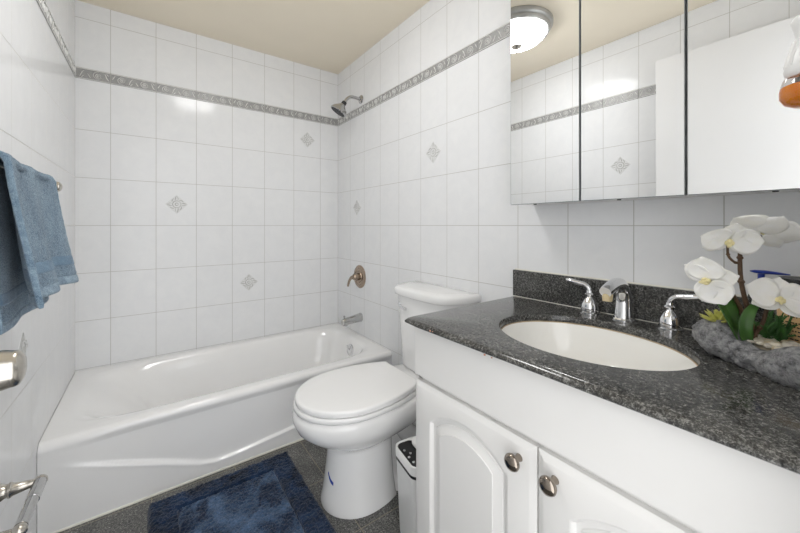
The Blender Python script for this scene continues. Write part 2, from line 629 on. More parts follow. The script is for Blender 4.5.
# the open door leaf, flat against the left wall
door = thing('door_1', 'white flush door opened flat against the left wall, satin knob', 'door')
structure(door)
bm = B()
box(bm, -0.258, -0.223, FRONT_Y + 0.012, 0.712, 0.01, 2.025, 0.002)
finish('door_leaf', bm, M['white_paint'], door, smooth=False)
KY, KZ = 0.676, 0.903
bm = B()
prof = [(0.0, 0), (0.032, 0.0), (0.032, 0.004), (0.026, 0.009), (0.013, 0.013), (0.011, 0.024), (0.014, 0.030), (0.020, 0.034),
        (0.0245, 0.042), (0.0262, 0.052), (0.0258, 0.066), (0.0236, 0.075), (0.0236, 0.0775), (0.0220, 0.081), (0.015, 0.085), (0.0, 0.0865)]
lathe(bm, prof, (-0.223, KY, KZ), (1, 0, 0), 40)
lathe(bm, [(0, 0), (0.030, 0), (0.028, 0.006), (0.012, 0.010), (0.012, 0.022), (0.024, 0.030), (0.026, 0.042), (0.018, 0.050), (0, 0.052)], (-0.258, KY, KZ), (-1, 0, 0), 28)
o = finish('door_knob', bm, M['nickel'], door, angle=50)
o['label'] = 'satin nickel barrel shaped door knob'
bm = B()
for z in (0.22, 1.0, 1.8):
    lathe(bm, [(0, -0.045), (0.006, -0.045), (0.006, 0.045), (0, 0.045)], (-0.219, FRONT_Y + 0.008, z), (0, 0, 1), 12)
finish('hinge', bm, M['nickel'], door)

# ------------------------------------------------------------------ bathtub
TUB_Y0, RIM = 1.705, 0.326
tub = thing('bathtub', 'white alcove bathtub with swooping ridge along its apron', 'bathtub', ((LEFT_X + RIGHT_X) / 2, 2.08, 0))
tx, ty = tub.location.x, tub.location.y
bm = B()
X0, X1, Y0, Y1 = LEFT_X + 0.001, RIGHT_X - 0.001, TUB_Y0 + 0.03, BACK_Y - 0.001
icx, icy = (-0.235 + 1.105) / 2, (1.795 + 2.385) / 2
NP = 96


def tub_ring(cx, cy, ax, ay, z, p):
    out = []
    for i in range(NP):
        th = 2 * PI * i / NP
        c, s = math.cos(th), math.sin(th)
        r = (abs(c / ax) ** p + abs(s / ay) ** p) ** (-1 / p)
        out.append((cx + r * c - tx, cy + r * s - ty, z))
    return out


def rect_ring(z):
    out = []
    for i in range(NP):
        th = 2 * PI * i / NP
        c, s = math.cos(th), math.sin(th)
        r = 9
        if c > 1e-6:
            r = min(r, (X1 - icx) / c)
        if c < -1e-6:
            r = min(r, (X0 - icx) / c)
        if s > 1e-6:
            r = min(r, (Y1 - icy) / s)
        if s < -1e-6:
            r = min(r, (Y0 - icy) / s)
        out.append((icx + r * c - tx, icy + r * s - ty, z))
    return out


ax, ay = 0.670, 0.295
rings = [rect_ring(RIM), tub_ring(icx, icy, ax + 0.030, ay + 0.022, RIM + 0.001, 7), tub_ring(icx + 0.002, icy, ax + 0.008, ay + 0.010, RIM - 0.003, 6),
         tub_ring(icx + 0.006, icy, ax - 0.010, ay - 0.002, RIM - 0.013, 5.5), tub_ring(icx + 0.05, icy, ax - 0.070, ay - 0.016, RIM - 0.07, 5.2),
         tub_ring(icx + 0.085, icy, ax - 0.125, ay - 0.035, RIM - 0.16, 4.8), tub_ring(icx + 0.105, icy, ax - 0.170, ay - 0.055, RIM - 0.235, 4.4),
         tub_ring(icx + 0.115, icy, ax - 0.220, ay - 0.085, RIM - 0.262, 4), tub_ring(icx + 0.12, icy, ax - 0.31, ay - 0.15, RIM - 0.268, 3.5)]
loft(bm, rings, cap0=False)
# fill the corners outside the radial outer ring
for cx_, cy_ in ((X0, Y0), (X1, Y0), (X1, Y1), (X0, Y1)):
    ring = rings[0]
    k = min(range(NP), key=lambda i: abs(ring[i][0] + tx - cx_) + abs(ring[i][1] + ty - cy_))
    pk = ring[k]
    if abs(pk[0] + tx - cx_) + abs(pk[1] + ty - cy_) > 1e-4:
        kn = k + 1 if abs(ring[(k + 1) % NP][0] + tx - cx_) < 1e-4 or abs(ring[(k + 1) % NP][1] + ty - cy_) < 1e-4 else k - 1
        for q in (k - 1, k + 1):
            a_, b_ = ring[k], ring[q % NP]
            if abs(a_[0] - b_[0]) > 1e-5 and abs(a_[1] - b_[1]) > 1e-5:
                bm.faces.new([bm.verts.new(p) for p in (a_, b_, (cx_ - tx, cy_ - ty, RIM))])
# apron with a rounded top edge and the swooping ridge
RX = [(-0.40, 0.30), (-0.22, 0.222), (-0.09, 0.172), (0.06, 0.115), (0.18, 0.064), (0.24, 0.05), (0.32, 0.052), (0.62, 0.082), (0.85, 0.11), (1.3, 0.17)]


def ridge_z(x):
    for (xa, za), (xb, zb_) in zip(RX[:-1], RX[1:]):
        if xa <= x <= xb:
            return za + (zb_ - za) * (x - xa) / (xb - xa)
    return 0.1


NX, prof = 110, []
for i in range(91):
    prof.append((TUB_Y0, 0.296 * i / 90))
for i in range(1, 9):
    a_ = PI / 2 * i / 8
    prof.append((TUB_Y0 + 0.030 * (1 - math.cos(a_)), 0.296 + 0.030 * math.sin(a_)))
grid = []
for i in range(NX + 1):
    x = X0 + (X1 - X0) * i / NX
    rz = ridge_z(x)
    fade = min(1.0, max(0.0, (x + 0.29) / 0.25))
    fade = fade * fade * (3 - 2 * fade)
    row = []
    for y, z in prof:
        s = min(1.0, max(0.0, (rz + 0.005 - z) / 0.010))
        s = s * s * (3 - 2 * s)
        hump = math.exp(-((z - rz + 0.004) / 0.011) ** 2) * 0.002
        row.append(bm.verts.new((x - tx, y - ty - fade * (0.012 * s + hump) + 0.014 * fade * (1 if z < 0.28 else max(0, (0.326 - z) / 0.046)), z)))
    grid.append(row)
for i in range(NX):
    for j in range(len(prof) - 1):
        bm.faces.new((grid[i][j], grid[i + 1][j], grid[i + 1][j + 1], grid[i][j + 1]))
# fine caulk bead along the floor
bmesh.ops.remove_doubles(bm, verts=bm.verts[:], dist=0.0004)
finish('tub_shell', bm, M['acrylic'], tub, angle=60)
bm = B()
tube(bm, [(X0 - tx, TUB_Y0 + 0.001 - ty, 0.002), (X1 - tx, TUB_Y0 + 0.001 - ty, 0.002)], 0.005, 8)
finish('caulk_bead', bm, M['caulk'], tub)
bm = B()
ov = Vector((1.082 - tx, 2.045 - ty, 0.262))
lathe(bm, [(0, -0.004), (0.037, -0.004), (0.037, 0.004), (0.033, 0.008), (0.02, 0.010), (0, 0.011)], ov, (-1, 0, 0.12), 28)
ovo = finish('overflow_plate', bm, M['chrome'], tub)
bm = B()
tube(bm, [ov + Vector((-0.008, 0, 0)), ov + Vector((-0.020, 0, 0.012)), ov + Vector((-0.022, 0, 0.034))], [0.005, 0.0045, 0.006], 10)
finish('trip_lever', bm, M['chrome'], ovo)
bm = B()
lathe(bm, [(0, 0), (0.032, 0), (0.03, 0.004), (0.012, 0.005), (0, 0.004)], (0.86 - tx, 2.09 - ty, 0.058), (0, 0, 1), 24)
finish('drain', bm, M['chrome'], tub)

# ------------------------------------------------------------------ shower fittings on the right wall
sh = thing('shower', 'chrome shower head on short bent arm high above the bathtub', 'shower head', (RIGHT_X, 2.09, 1.972))
bm = B()
lathe(bm, [(0, 0), (0.030, 0), (0.030, 0.003), (0.022, 0.010), (0.012, 0.013), (0, 0.013)], (0, 0, 0), (-1, 0, 0), 28)
finish('wall_flange', bm, M['worn_chrome'], sh)
arm = spline([(0, 0, 0), (-0.05, 0, 0.004), (-0.085, 0, 0.0), (-0.112, 0, -0.022), (-0.128, 0, -0.046)], 6)
bm = B()
tube(bm, arm, 0.0105, 14, up=(0, 1, 0))
finish('shower_arm', bm, M['worn_chrome'], sh)
ax_ = Vector((-0.46, 0.26, -0.82)).normalized()
tip = Vector(arm[-1])
bm = B()
lathe(bm, [(0, -0.004), (0.015, -0.004), (0.017, 0.004), (0.017, 0.014), (0.012, 0.020), (0, 0.02)], tip, ax_, 20)
finish('swivel_collar', bm, M['dark_rubber'], sh)
bm = B()
lathe(bm, [(0, 0.014), (0.014, 0.014), (0.019, 0.022), (0.030, 0.034), (0.047, 0.050), (0.056, 0.064), (0.0595, 0.076), (0.057, 0.081), (0, 0.081)], tip, ax_, 36)
hd = finish('spray_head', bm, M['worn_chrome'], sh)
bm = B()
lathe(bm, [(0, 0.0805), (0.051, 0.0805), (0.050, 0.083), (0, 0.0835)], tip, ax_, 32)
a_, b_, d_ = frame_of(ax_)
for rr, k in ((0.016, 6), (0.028, 12), (0.039, 18)):
    for i in range(k):
        c_ = tip + d_ * 0.0825 + (a_ * math.cos(2 * PI * i / k) + b_ * math.sin(2 * PI * i / k)) * rr
        lathe(bm, [(0, 0), (0.0022, 0), (0.0014, 0.003), (0, 0.003)], c_, ax_, 6)
finish('spray_face', bm, M['dark_rubber'], hd)

vp = Vector((RIGHT_X, 2.105, 0.735))
va = thing('shower_valve', 'bronze round shower valve plate with curved lever above tub spout', 'shower valve', vp)
bm = B()
lathe(bm, [(0, 0), (0.080, 0), (0.080, 0.004), (0.074, 0.010), (0.060, 0.012), (0.056, 0.008), (0.040, 0.008), (0.036, 0.014), (0, 0.016)], (0, 0, 0), (-1, 0, 0), 40)
esc = finish('escutcheon', bm, M['bronze'], va)
bm = B()
lathe(bm, [(0, 0.012), (0.026, 0.012), (0.024, 0.036), (0.020, 0.052), (0.012, 0.060), (0, 0.062)], (0, 0, 0), (-1, 0, 0), 28)
tube(bm, spline([(-0.045, 0, 0.0), (-0.062, 0.012, -0.004), (-0.072, 0.026, -0.030), (-0.078, 0.033, -0.066)], 6), [0.014, 0.014, 0.013, 0.0125, 0.012, 0.0115, 0.011, 0.0105, 0.010, 0.0095, 0.009, 0.009, 0.0085, 0.008, 0.008, 0.008, 0.008, 0.0075, 0.006], 12, up=(1, 0, 0))
finish('lever', bm, M['bronze'], va)

sp = Vector((RIGHT_X, 2.095, 0.452))
ts = thing('tub_spout', 'chrome tub spout on the tiled wall just above the bathtub rim', 'tub spout', sp)
bm = B()
lathe(bm, [(0, 0), (0.031, 0), (0.031, 0.004), (0.026, 0.008), (0, 0.008)], (0, 0, 0), (-1, 0, 0), 28)
finish('wall_flange', bm, M['worn_chrome'], ts)
bm = B()
lathe(bm, [(0, 0.004), (0.029, 0.004), (0.0275, 0.04), (0.025, 0.09), (0.0235, 0.132), (0.020, 0.142), (0, 0.144)], (0, 0, 0), (-1, 0, -0.10), 28)
lathe(bm, [(0, 0.0), (0.0175, 0.0), (0.0165, 0.03), (0.013, 0.030), (0, 0.027)], (-0.121, 0, -0.009), (0, 0, -1), 22)
body = finish('spout_body', bm, M['worn_chrome'], ts)
bm = B()
lathe(bm, [(0, 0), (0.004, 0), (0.004, 0.012), (0.0065, 0.014), (0.0065, 0.02), (0, 0.022)], (-0.128, 0, 0.008), (0, 0, 1), 14)
finish('diverter_knob', bm, M['worn_chrome'], body)

# ------------------------------------------------------------------ toilet
TCY = 1.247
toilet = thing('toilet', 'white two-piece toilet with closed lid between tub and vanity', 'toilet', (0.75, TCY, 0))
ox = 0.75


def egg(xf, xm, xb, hw, hb, z, n=48, k=2.2):
    """outline: round nose at xf, widest at xm, back edge at xb with half width hb. local to the toilet"""
    pts = []
    m = n // 2
    for i in range(m + 1):                       # near side: from the nose to the back
        t_ = i / m
        if t_ < 0.58:
            a = PI / 2 * t_ / 0.58
            x = xm - (xm - xf) * math.cos(a)
            y = hw * math.sin(a)
        else:
            q = (t_ - 0.58) / 0.42
            x = xm + (xb - xm) * min(1.0, q / 0.86)
            y = hw - (hw - hb) * (min(1, q / 0.86)) ** k
            if q > 0.86:
                y = hb * (1 - (q - 0.86) / 0.14 * 0.15)
        pts.append((x, y))
    out = [(x - ox, -y, z) for x, y in pts]
    out += [(x - ox, y, z) for x, y in reversed(pts[1:])] if False else [(x - ox, y, z) for x, y in reversed(pts[1:])]
    return out


bm = B()
# front pedestal and bowl
loft(bm, [egg(0.543, 0.69, 0.815, 0.136, 0.112, 0.0), egg(0.543, 0.69, 0.815, 0.136, 0.112, 0.006), egg(0.547, 0.69, 0.812, 0.132, 0.109, 0.012), egg(0.556, 0.69, 0.805, 0.124, 0.104, 0.08),
          egg(0.566, 0.69, 0.80, 0.117, 0.100, 0.16), egg(0.572, 0.69, 0.80, 0.113, 0.098, 0.222), egg(0.574, 0.69, 0.80, 0.112, 0.097, 0.236),
          egg(0.568, 0.69, 0.81, 0.116, 0.099, 0.241), egg(0.548, 0.69, 0.86, 0.126, 0.104, 0.247), egg(0.520, 0.685, 0.93, 0.142, 0.110, 0.264),
          egg(0.478, 0.675, 0.98, 0.166, 0.120, 0.290), egg(0.446, 0.665, 1.02, 0.184, 0.130, 0.320), egg(0.432, 0.66, 1.04, 0.192, 0.138, 0.350),
          egg(0.430, 0.66, 1.05, 0.193, 0.142, 0.374), egg(0.436, 0.66, 1.05, 0.189, 0.142, 0.388), egg(0.450, 0.66, 1.04, 0.178, 0.136, 0.394)])
# rear foot with the trapway
foot = []
for z, hw, xb in ((0.0, 0.118, 1.035), (0.035, 0.112, 1.03), (0.045, 0.10, 1.02), (0.06, 0.075, 1.0), (0.16, 0.066, 1.0), (0.27, 0.075, 1.02), (0.36, 0.10, 1.04)):
    foot.append([(0.80 + (xb - 0.80) * (0.5 + 0.5 * math.copysign(abs(math.cos(a)) ** 0.5, math.cos(a))) - ox, hw * math.copysign(abs(math.sin(a)) ** 0.55, math.sin(a)), z) for a in [2 * PI * i / 32 for i in range(32)]])
loft(bm, foot)
for sg in (-1, 1):
    tube(bm, spline([(0.86 - ox, sg * 0.062, 0.27), (0.90 - ox, sg * 0.070, 0.20), (0.955 - ox, sg * 0.072, 0.165), (1.0 - ox, sg * 0.066, 0.20), (1.01 - ox, sg * 0.055, 0.26)], 5), 0.04, 14)
# deck below the tank
dk = []
for z, hw in ((0.285, 0.10), (0.32, 0.125), (0.372, 0.150), (0.388, 0.152), (0.393, 0.146)):
    dk.append([(0.90 - ox, -hw, z), (1.165 - ox, -hw * 0.98, z), (1.165 - ox, hw * 0.98, z), (0.90 - ox, hw, z)])
loft(bm, dk)
finish('bowl', bm, M['china'], toilet, angle=50)
bm = B()
loft(bm, [egg(0.440, 0.66, 0.925, 0.186, 0.132, 0.394), egg(0.435, 0.66, 0.925, 0.191, 0.136, 0.398), egg(0.434, 0.66, 0.925, 0.192, 0.136, 0.410), egg(0.438, 0.66, 0.925, 0.189, 0.134, 0.4145)], cap1=True)
finish('seat', bm, M['seat'], toilet, angle=50)
bm = B()
loft(bm, [egg(0.446, 0.66, 0.918, 0.182, 0.124, 0.4145), egg(0.441, 0.66, 0.920, 0.188, 0.130, 0.4185), egg(0.440, 0.66, 0.920, 0.189, 0.131, 0.432), egg(0.4415, 0.66, 0.919, 0.1875, 0.130, 0.4365),
          egg(0.445, 0.66, 0.916, 0.184, 0.127, 0.4390), egg(0.453, 0.66, 0.91, 0.176, 0.120, 0.4400), egg(0.50, 0.66, 0.88, 0.13, 0.09, 0.4412), egg(0.56, 0.66, 0.82, 0.07, 0.05, 0.4418)])
finish('lid', bm, M['seat'], toilet, angle=50)
for y in (-0.072, 0.072):
    bm = B()
    box(bm, 0.912 - ox, 0.945 - ox, y - 0.020, y + 0.020, 0.392, 0.414, 0.005)
    finish('hinge', bm, M['seat'], toilet)


def tank_ring(xf, xb, hf, hb, z, r=0.03):
    """plan of the tank: bevelled front corners"""
    pts = [(xb, -hb), (xf + (xb - xf) * 0.52, -hb + 0.004), (xf + 0.022, -hf - 0.004), (xf + 0.003, -hf + 0.028), (xf - 0.006, -hf * 0.5), (xf - 0.009, 0),
           (xf - 0.006, hf * 0.5), (xf + 0.003, hf - 0.028), (xf + 0.022, hf + 0.004), (xf + (xb - xf) * 0.52, hb - 0.004), (xb, hb)]
    return [(x - ox, y, z) for x, y in pts]


bm = B()
loft(bm, [tank_ring(1.030, 1.175, 0.150, 0.190, 0.393), tank_ring(1.022, 1.175, 0.156, 0.196, 0.40), tank_ring(1.012, 1.18, 0.165, 0.208, 0.60), tank_ring(1.003, 1.182, 0.174, 0.218, 0.752)])
tk = finish('tank', bm, M['china'], toilet, angle=35)
bm = B()
loft(bm, [tank_ring(0.996, 1.184, 0.176, 0.222, 0.750), tank_ring(0.990, 1.186, 0.182, 0.229, 0.753), tank_ring(0.988, 1.187, 0.184, 0.232, 0.758), tank_ring(0.988, 1.187, 0.184, 0.232, 0.778),
          tank_ring(0.991, 1.186, 0.181, 0.229, 0.785), tank_ring(1.000, 1.182, 0.173, 0.220, 0.790), tank_ring(1.03, 1.172, 0.14, 0.185, 0.793)])
finish('tank_lid', bm, M['china'], toilet, angle=50)
bm = B()
lathe(bm, [(0, 0), (0.014, 0), (0.013, 0.008), (0.006, 0.012), (0, 0.012)], (1.012 - ox, 0.13, 0.70), (-1, 0, 0), 18)
tube(bm, [(0.998 - ox, 0.13, 0.70), (0.992 - ox, 0.10, 0.697), (0.990 - ox, 0.06, 0.692)], [0.005, 0.006, 0.0075], 10)
finish('flush_lever', bm, M['chrome'], toilet)
for y in (-0.100, 0.100):
    bm = B()
    ball(bm, (0.93 - ox, y, 0.045), (0.012, 0.012, 0.014))
    finish('bolt_cap', bm, M['china'], toilet)
bm = B()
pr = spline([(0.580, 0.020, 0.126), (0.569, 0.006, 0.116), (0.5605, -0.008, 0.106), (0.560, -0.022, 0.098)], 5)
# short curved blue mark laid on the pedestal's surface


def pedestal_point(y, z):
    f = min(1, max(0, (z - 0.08) / 0.08))
    xf, hw = 0.556 + 0.012 * f, 0.124 - 0.008 * f
    s = min(0.999, abs(y) / hw)
    return 0.70 - (0.70 - xf) * math.sqrt(1 - s * s)


L_, R2 = [], []
for i in range(15):
    q = i / 14
    y = 0.0 - 0.040 * q
    z = 0.134 - 0.030 * q - 0.006 * math.sin(PI * q)
    w = 0.0060
    L_.append((pedestal_point(y, z + w) - 0.0012 - ox, y, z + w))
    R2.append((pedestal_point(y, z - w) - 0.0012 - ox, y, z - w))
Lb = [(x + 0.004, y, z) for x, y, z in L_]
Rb = [(x + 0.004, y, z) for x, y, z in R2]
loft(bm, [Lb, L_, R2, Rb], close=False, cap0=False, cap1=False)
o = finish('blue_mark', bm, M['blue_tape'], toilet)
o['label'] = 'short curved blue mark on the pedestal'

# ------------------------------------------------------------------ bath mat
mat = thing('bath_mat', 'navy blue shaggy bath mat on the floor beside the tub', 'bath mat', (0.26, 1.20, 0))
MX0, MX1, MY0, MY1 = -0.008, 0.530, 0.78, 1.632


def shag(bm, x0, x1, y0, y1, top, nx, ny, hole=None, edge=0.02, amp=0.006, seed=0.0):
    vs = {}
    for i in range(nx + 1):
        for j in range(ny + 1):
            x, y = x0 + (x1 - x0) * i / nx, y0 + (y1 - y0) * j / ny
            e = min(x - x0, x1 - x, y - y0, y1 - y)
            if hole:
                hx0, hx1, hy0, hy1 = hole
                if hx0 < x < hx1 and hy0 < y < hy1:
                    e = min(e, -1)
            k = min(1, max(0, e / edge))
            k = math.sqrt(1 - (1 - k) ** 2)
            n_ = noise.noise(Vector((x * 120, y * 120, seed))) * amp + noise.noise(Vector((x * 28, y * 28, seed + 5))) * amp * 0.6 + noise.noise(Vector((x * 300, y * 300, seed))) * amp * 0.6
            wob = noise.noise(Vector((x * 60, y * 60, seed + 9))) * 0.003
            vs[i, j] = bm.verts.new((x - 0.26 + (wob if e > 0 else wob), y - 1.20 + wob, max(0.0015, (top + n_) * k)))
    for i in range(nx):
        for j in range(ny):
            if hole:
                xm, ym = x0 + (x1 - x0) * (i + 0.5) / nx, y0 + (y1 - y0) * (j + 0.5) / ny
                if hole[0] < xm < hole[1] and hole[2] < ym < hole[3]:
                    continue
            bm.faces.new((vs[i, j], vs[i + 1, j], vs[i + 1, j + 1], vs[i, j + 1]))


bm = B()
box(bm, MX0 - 0.255, MX1 - 0.265, MY0 - 1.195, MY1 - 1.205, 0.0, 0.006)
finish('backing', bm, M['mat_pile'], mat, smooth=False)
bm = B()
shag(bm, MX0, MX1, MY0, MY1, 0.030, 150, 230, hole=(MX0 + 0.092, MX1 - 0.092, MY0 + 0.092, MY1 - 0.092))
finish('pile_border', bm, M['mat_pile'], mat, angle=180)
bm = B()
shag(bm, MX0 + 0.088, MX1 - 0.088, MY0 + 0.088, MY1 - 0.088, 0.024, 110, 190, edge=0.012, seed=3.0)
finish('pile_centre', bm, M['mat_pile_low'], mat, angle=180)

# ------------------------------------------------------------------ trash can
can = thing('trash_can', 'slim white trash can with black sensor panel between toilet and vanity', 'trash can', (0.81, 0.915, 0))
can.rotation_euler = (0, 0, math.radians(-9))


def rrect(hx, hy, r, z, n=6, cx=0, cy=0):
    out = []
    for qx, qy, a0 in ((1, 1, 0), (-1, 1, PI / 2), (-1, -1, PI), (1, -1, 1.5 * PI)):
        for i in range(n + 1):
            a = a0 + PI / 2 * i / n
            out.append((cx + qx * (hx - r) + r * math.cos(a), cy + qy * (hy - r) + r * math.sin(a), z))
    return out


CT = 0.312
CHX, CHY = 0.118, 0.078
bm = B()
loft(bm, [rrect(CHX - 0.018, CHY - 0.010, 0.022, 0.0), rrect(CHX - 0.016, CHY - 0.008, 0.024, 0.006), rrect(CHX - 0.002, CHY - 0.003, 0.03, CT - 0.042)])
finish('bin', bm, M['white_plastic'], can, angle=45)
bm = B()
loft(bm, [rrect(CHX - 0.001, CHY - 0.001, 0.03, CT - 0.042), rrect(CHX - 0.001, CHY - 0.001, 0.03, CT - 0.031)])
finish('seam_band', bm, M['black_plastic'], can, angle=45)
bm = B()
loft(bm, [rrect(CHX, CHY, 0.03, CT - 0.031), rrect(CHX, CHY, 0.03, CT - 0.003), rrect(CHX - 0.003, CHY - 0.003, 0.028, CT), rrect(CHX - 0.006, CHY - 0.006, 0.026, CT - 0.003), rrect(CHX - 0.008, CHY - 0.008, 0.025, CT - 0.006)])
finish('top_rim', bm, M['white_plastic'], can, angle=45)
bm = B()
loft(bm, [rrect(0.034, CHY - 0.0082, 0.022, CT - 0.008, cx=-CHX + 0.0425), rrect(0.034, CHY - 0.0082, 0.022, CT - 0.004, cx=-CHX + 0.0425)])
pan = finish('control_panel', bm, M['black_plastic'], can, angle=45)
for i, (px_, py_) in enumerate(((-0.098, 0.026), (-0.086, 0.004), (-0.100, -0.012), (-0.098, -0.040))):
    bm = B()
    lathe(bm, [(0, 0), (0.005, 0), (0.0045, 0.0015), (0, 0.002)], (px_, py_, CT - 0.0042), (0, 0, 1), 14)
    finish('button', bm, M['worn_chrome'], pan)
bm = B()
loft(bm, [rrect(0.083, CHY - 0.010, 0.03, CT - 0.006, cx=0.026), rrect(0.083, CHY - 0.010, 0.03, CT + 0.004, cx=0.026), rrect(0.076, CHY - 0.017, 0.026, CT + 0.009, cx=0.026), rrect(0.05, CHY - 0.04, 0.02, CT + 0.010, cx=0.026)])
finish('lid', bm, M['white_plastic'], can, angle=50)

# ------------------------------------------------------------------ vanity cabinet
VX, VY0, VY1 = 0.668, 0.0, 0.815
CTZ = 0.815
van = thing('vanity_cabinet', 'white bathroom vanity cabinet with arched doors under dark granite', 'cabinet', (0.92, 0.40, 0))
vx, vy = 0.92, 0.40
bm = B()
box(bm, VX - vx, RIGHT_X - 0.002 - vx, VY0 - vy, VY1 - vy, 0.09, 0.602, 0.001)
# carcass top round the sink: side, back and front panels
box(bm, VX - vx, VX + 0.018 - vx, VY0 - vy, VY1 - vy, 0.600, 0.7945)
box(bm, RIGHT_X - 0.02 - vx, RIGHT_X - 0.002 - vx, VY0 - vy, VY1 - vy, 0.600, 0.7945)
box(bm, VX - vx, RIGHT_X - 0.002 - vx, VY1 - 0.018 - vy, VY1 - vy, 0.600, 0.7945)
box(bm, VX - vx, RIGHT_X - 0.002 - vx, VY0 - vy, VY0 + 0.018 - vy, 0.600, 0.7945)
box(bm, VX + 0.06 - vx, RIGHT_X - 0.002 - vx, VY0 - vy, VY1 - vy, 0.0, 0.092)
finish('carcass', bm, M['thermofoil'], van, smooth=False)


def panel_slab(bm, y0, y1, z0, z1, x_back, thick):
    """slab facing -X with a softly stepped edge"""
    def rr(d, x):
        return [(x, y0 + d, z0 + d), (x, y1 - d, z0 + d), (x, y1 - d, z1 - d), (x, y0 + d, z1 - d)]
    xf = x_back - thick
    return rr, xf


bm = B()
rr, xf = panel_slab(bm, VY0 + 0.004 - vy, VY1 - 0.002 - vy, 0.644, 0.793, VX - vx, 0.019)
loft(bm, [rr(0, VX - vx), rr(0, xf + 0.004), rr(0.003, xf)])
finish('false_drawer_front', bm, M['thermofoil'], van, smooth=False)


def arch_outline(y0, y1, z0, zs, rise, inset, x, n=24):
    """rectangle with a segmental arch on top, inset inwards; order: bottom, side, arch, side"""
    w = (y1 - y0)
    R_ = (w * w / 4 + rise * rise) / (2 * rise)
    zc_ = zs + rise - R_
    a, b = y0 + inset, y1 - inset
    R2_ = R_ - inset
    ym = (y0 + y1) / 2
    half = (b - a) / 2
    zside = zc_ + math.sqrt(max(0, R2_ * R2_ - half * half))
    out = []
    for i in range(8):
        out.append((x, a + (b - a) * i / 8, z0 + inset))
    for i in range(8):
        out.append((x, b, z0 + inset + (zside - z0 - inset) * i / 8))
    for i in range(n):
        yy = b - (b - a) * i / n
        out.append((x, yy, zc_ + math.sqrt(max(0, R2_ * R2_ - (yy - ym) ** 2))))
    for i in range(8):
        out.append((x, a, zside - (zside - z0 - inset) * i / 8))
    return out


def rect_like(y0, y1, z0, z1, x, n=24):
    out = []
    for i in range(8):
        out.append((x, y0 + (y1 - y0) * i / 8, z0))
    for i in range(8):
        out.append((x, y1, z0 + (z1 - z0) * i / 8))
    for i in range(n):
        out.append((x, y1 - (y1 - y0) * i / n, z1))
    for i in range(8):
        out.append((x, y0, z1 - (z1 - z0) * i / 8))
    return out


def cabinet_door(y0, y1, z0, z1, knob_y):
    y0, y1 = y0 - vy, y1 - vy
    xb = VX - vx
    xf_ = xb - 0.020
    bm = B()
    oy0, oy1, oz0, ozs = y0 + 0.068, y1 - 0.068, z0 + 0.068, z1 - 0.100
    rise = 0.054

    def A(inset, x):
        return arch_outline(oy0, oy1, oz0, ozs, rise, inset, x)
    rings = [rect_like(y0, y1, z0, z1, xb), rect_like(y0, y1, z0, z1, xf_ + 0.007), rect_like(y0 + 0.004, y1 - 0.004, z0 + 0.004, z1 - 0.004, xf_ + 0.0045), rect_like(y0 + 0.013, y1 - 0.013, z0 + 0.013, z1 - 0.013, xf_ + 0.001),
             rect_like(y0 + 0.016, y1 - 0.016, z0 + 0.016, z1 - 0.016, xf_),
             A(0, xf_), A(0.003, xf_ + 0.0015), A(0.006, xf_ + 0.0075), A(0.009, xf_ + 0.0105), A(0.019, xf_ + 0.0112), A(0.021, xf_ + 0.0085), A(0.024, xf_ + 0.0078), A(0.042, xf_ + 0.0020), A(0.0435, xf_ + 0.0)]
    loft(bm, rings)
    d = finish('door', bm, M['thermofoil'], van, angle=22)
    bm = B()
    lathe(bm, [(0, 0), (0.0085, 0), (0.0075, 0.004), (0.0060, 0.012), (0.0075, 0.017), (0.0135, 0.0195), (0.0172, 0.0225), (0.0182, 0.0265), (0.0160, 0.0315), (0.0095, 0.0350), (0, 0.0362)], (xf_, knob_y - vy, 0.590), (-1, 0, 0), 32)
    k = finish('knob', bm, M['dark_nickel'], d)
    k['label'] = 'dark polished round knob'
    return d


cabinet_door(0.4100, 0.813, 0.110, 0.630, 0.448)
cabinet_door(0.004, 0.4060, 0.110, 0.630, 0.3665)

# ------------------------------------------------------------------ granite countertop, with an oval cut-out
top = thing('countertop', 'dark speckled granite countertop with oval cut-out and low backsplash', 'countertop', (0.90, 0.40, CTZ - 0.02))
cx0, cy0, cz0 = top.location
SKX, SKY, SKA, SKB = 0.890, 0.424, 0.178, 0.221      # sink oval: centre, half depth, half width
CX0, CX1, CY0, CY1 = 0.619, RIGHT_X - 0.001, FRONT_Y + 0.001, 0.838
NO = 96


def oval(a, b, z):
    return [(SKX + a * math.cos(2 * PI * i / NO) - cx0, SKY + b * math.sin(2 * PI * i / NO) - cy0, z - cz0) for i in range(NO)]


def slab_ring(d, z):
    """rectangle hit by rays from the sink centre; corners snapped"""
    x0, x1, y0, y1 = CX0 + d, CX1, CY0, CY1 - d
    pts = []
    for i in range(NO):
        th = 2 * PI * i / NO
        c, s = math.cos(th), math.sin(th)
        r = 9
        if c > 1e-6:
            r = min(r, (x1 - SKX) / c)
        if c < -1e-6:
            r = min(r, (x0 - SKX) / c)
        if s > 1e-6:
            r = min(r, (y1 - SKY) / s)
        if s < -1e-6:
            r = min(r, (y0 - SKY) / s)
        pts.append([SKX + r * c, SKY + r * s])
    for qx, qy in ((x0, y0), (x1, y0), (x1, y1), (x0, y1)):
        th = math.atan2(qy - SKY, qx - SKX) % (2 * PI)
        k = round(th / (2 * PI) * NO) % NO
        pts[k] = [qx, qy]
    k = round((math.atan2(y1 - SKY, x0 - SKX) % (2 * PI)) / (2 * PI) * NO) % NO
    pts[k] = [x0 + 0.006, y1 - 0.006]
    return [(x - cx0, y - cy0, z - cz0) for x, y in pts]


